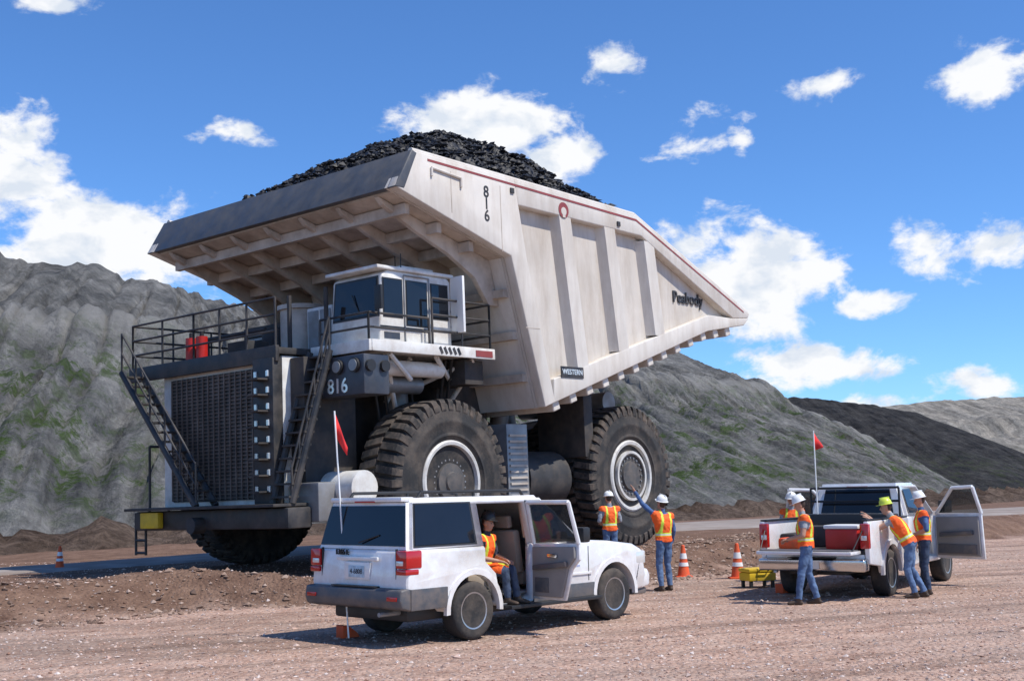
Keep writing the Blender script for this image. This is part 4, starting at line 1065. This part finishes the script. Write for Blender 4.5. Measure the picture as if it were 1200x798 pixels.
    lathe(H, 'hat_shell', [(.128, .060), (.130, .066), (.112, .072), (.110, .09), (.100, .130), (.075, .165), (.04, .182), (.001, .187)], (-.005, 0, 0), hat, 'z', 32)
    prism(H, 'hat_peak', [(.06, -.09), (.12, -.07), (.155, -.03), (.158, .03), (.12, .07), (.06, .09)], .060, .068, hat, axis='z')
    bx(H, 'hat_ridge', -.09, .08, -.012, .012, .15, .192, hat, .008)
    return E
# worker pointing at the truck (facing truck, away-left)
person((2.86, 23.7, gz(2.86, 23.7)), radians(125), dict(eL=(.20, .34, 1.66), wL=(.27, .46, 1.90), sL=(.02, .19, 1.45), kL=(.03, .11, .5), hea=(.04, 0, 1.65)), shirt=M_shirtb, sleeve=True, forearm_skin=False, grip=.1, lookdown=-.25)
person((2.05, 26.6, gz(2.05, 26.6)), radians(110), dict(wL=(.22, .12, 1.1), wR=(.22, -.12, 1.1), eL=(.0, .26, 1.15), eR=(0, -.26, 1.15)), shirt=M_shirtg, lookdown=.1, scale=.96)
person((4.86, 20.55, gz(4.86, 20.55)), radians(165), dict(eL=(.04, .25, 1.14), wL=(.28, .10, 1.08), eR=(.05, -.25, 1.14), wR=(.29, -.06, 1.06), kL=(.10, .12, .51), aL=(.16, .13, .085), kR=(-.02, -.11, .5), aR=(-.14, -.12, .085), hea=(.07, 0, 1.63), nec=(.02, 0, 1.47)), shirt=M_shirtg, sleeve=False, grip=.6, lookdown=.35)
person((6.85, 21.35, gz(6.85, 21.35)), radians(160), dict(pel=(.0, 0, .93), che=(.16, 0, 1.21), nec=(.27, 0, 1.39), hea=(.36, 0, 1.54), sL=(.24, .185, 1.33), sR=(.24, -.185, 1.33), eL=(.48, .2, 1.2), wL=(.66, .1, 1.36), eR=(.50, -.2, 1.22), wR=(.68, -.16, 1.39), hL=(0, .09, .9), hR=(0, -.09, .9), kL=(.06, .1, .49), aL=(-.05, .11, .085), kR=(.0, -.1, .49), aR=(-.2, -.12, .085)), shirt=M_shirtg, sleeve=False, hat=M_haty, grip=.4, lookdown=.15)
person((7.28, 21.9, gz(7.28, 21.9)), radians(170), dict(wL=(.2, .12, 1.05), eL=(-.02, .26, 1.14)), shirt=M_shirtb, jean=M_jeand, hat=M_hatw, lookdown=.2)
person((5.75, 25.4, gz(5.75, 25.4)), radians(250), dict(wL=(.22, .12, 1.05), wR=(.22, -.1, 1.05)), shirt=M_shirtg, hat=M_hatw, lookdown=.2)
sp_ = SM @ Vector((.66, -.50, 0))
person((sp_.x, sp_.y, sp_.z), radians(46.755 - 75), dict(pel=(-.02, 0, .92), che=(.02, 0, 1.2), nec=(.05, 0, 1.40), hea=(.09, 0, 1.56), sL=(.04, .18, 1.34), sR=(.04, -.18, 1.34), eL=(.1, .24, 1.08), eR=(.1, -.24, 1.08), wL=(.33, .12, 1.03), wR=(.33, -.12, 1.03),
    hL=(.02, .09, .88), hR=(.02, -.09, .88), kL=(.42, .11, .90), kR=(.42, -.10, .88), aL=(.50, .11, .50), aR=(.46, -.10, .50)), shirt=M_shirtd, jean=M_jeand, hat=M_plast, scale=.97, forearm_skin=True, lookdown=.2)

# ------------------------------------------------------------ sky
W = bpy.data.worlds.new('World'); SC.world = W; W.use_nodes = True
try:
    W.cycles.sampling_method = 'MANUAL'; W.cycles.sample_map_resolution = 256
except Exception: pass
nt = W.node_tree; L = nt.links.new
bg = nt.nodes['Background']; bg.inputs['Strength'].default_value = .115
SUNAZ = atan2(.90, -.43); SUNEL = radians(57)
sky = nn(nt, 'ShaderNodeTexSky', sky_type='NISHITA', sun_disc=False)
sky.sun_elevation = SUNEL; sky.sun_rotation = SUNAZ; sky.altitude = 1400; sky.air_density = 1.0; sky.dust_density = .3; sky.ozone_density = 2.2
tcw = nn(nt, 'ShaderNodeTexCoord'); sx = nn(nt, 'ShaderNodeSeparateXYZ'); L(tcw.outputs['Generated'], sx.inputs[0])
def mth(op, a, b_=None, c=None, clamp=False):
    n = nn(nt, 'ShaderNodeMath', operation=op); n.use_clamp = clamp
    for i, v in enumerate((a, b_, c)):
        if v is None: continue
        if hasattr(v, 'is_output'): L(v, n.inputs[i])
        else: n.inputs[i].default_value = v
    return n.outputs[0]
az = mth('MULTIPLY', mth('ARCTAN2', sx.outputs[0], sx.outputs[1]), 57.2958)
el_ = mth('MULTIPLY', mth('ARCSINE', sx.outputs[2]), 57.2958)
clouds = [(-23.2, 14.6, 3.0, 2.4, 1.3), (-19.0, 11.4, 6.2, 2.8, 1.6), (-13.6, 16.6, 2.7, .9, .9), (-1.2, 17.0, 4.4, 2.3, 1.6), (2.4, 15.4, 2.2, 1.5, 1.3), (11.6, 9.4, 4.2, 3.1, 1.7), (8.6, 11.4, 2.4, 1.8, 1.3), (13.6, 5.5, 4.4, 1.2, 1.4), (16.2, 7.9, 2.4, .9, 1.1),
          (5.4, 19.6, 2.3, 1.0, .85), (9, 17.4, 1.6, 1.0, .7), (8.8, 15.8, 1.9, .9, .8), (11.3, 16.0, .8, 1.1, .7), (15.6, 18, 3.3, .8, .9), (22.4, 17.8, 3.4, 1.4, 1.), (20.9, 10.4, 5.0, 1.5, .9), (21.6, 4.2, 2.9, 1.0, 1), (-21.2, 21.4, 2.0, .9, .8), (17.5, 3.4, 5, .7, .7),
          (-48, 15, 12, 4, 1), (60, 14, 22, 5, 1), (150, 16, 30, 6, 1), (-120, 14, 25, 5, 1)]
mk = None
for (a, e, ra, re, s_) in clouds:
    da = mth('MULTIPLY_ADD', az, 1 / ra, -a / ra); de = mth('MULTIPLY_ADD', el_, 1 / re, -e / re)
    d = mth('SQRT', mth('MULTIPLY_ADD', de, de, mth('MULTIPLY', da, da)))
    v = mth('MULTIPLY_ADD', d, -s_, 1.2 * s_)
    mk = v if mk is None else mth('MAXIMUM', mk, v)
def nz(scale, det, rough, zs=1.6, dist=.2):
    mp = nn(nt, 'ShaderNodeMapping'); mp.inputs['Scale'].default_value = (1, 1, zs); L(tcw.outputs['Generated'], mp.inputs[0])
    n = nn(nt, 'ShaderNodeTexNoise'); n.inputs['Scale'].default_value = scale; n.inputs['Detail'].default_value = det; n.inputs['Roughness'].default_value = rough; n.inputs['Distortion'].default_value = dist
    L(mp.outputs[0], n.inputs['Vector']); return n.outputs['Fac']
n1 = nz(18, 7, .6); n2 = nz(26, 4, .55)
dens = mth('ADD', mk, mth('MULTIPLY', mth('SUBTRACT', n1, .54), 3.4))
cov = nn(nt, 'ShaderNodeMapRange', interpolation_type='SMOOTHSTEP'); cov.inputs[1].default_value = .22; cov.inputs[2].default_value = .80; L(dens, cov.inputs[0])
shade = ramp(nt, [(.36, (6.3, 6.9, 7.8)), (.52, (8.5, 8.6, 8.8))], n2)
hz = nn(nt, 'ShaderNodeMix', data_type='RGBA', blend_type='MULTIPLY'); hz.inputs[0].default_value = 1; L(sky.outputs[0], hz.inputs[6]); hz.inputs[7].default_value = (.72, 1.13, 1.60, 1)
cm = nn(nt, 'ShaderNodeMix', data_type='RGBA'); L(cov.outputs[0], cm.inputs[0]); L(hz.outputs[2], cm.inputs[6]); L(shade.outputs[0], cm.inputs[7])
L(cm.outputs[2], bg.inputs['Color'])
sd = bpy.data.lights.new('sun', 'SUN'); sd.energy = 5.0; sd.angle = radians(.53); sd.color = (1, .95, .87)
so = bpy.data.objects.new('sun', sd); COL.objects.link(so)
dirv = Vector((sin(SUNAZ) * cos(SUNEL), cos(SUNAZ) * cos(SUNEL), sin(SUNEL)))
so.rotation_euler = dirv.to_track_quat('Z', 'Y').to_euler(); so.location = (20, -10, 40)

# ------------------------------------------------------------ camera
cd = bpy.data.cameras.new('camera'); co = bpy.data.objects.new('camera', cd); COL.objects.link(co); SC.camera = co
cd.sensor_width = 36; cd.lens = 36 * 1418.4 / 1200; cd.clip_end = 12000; cd.clip_start = .1
co.matrix_world = Matrix.Translation((0, 0, 1.982)) @ Matrix.Rotation(radians(90 + 7.023), 4, 'X') @ Matrix.Rotation(radians(-1.0955), 4, 'Z')
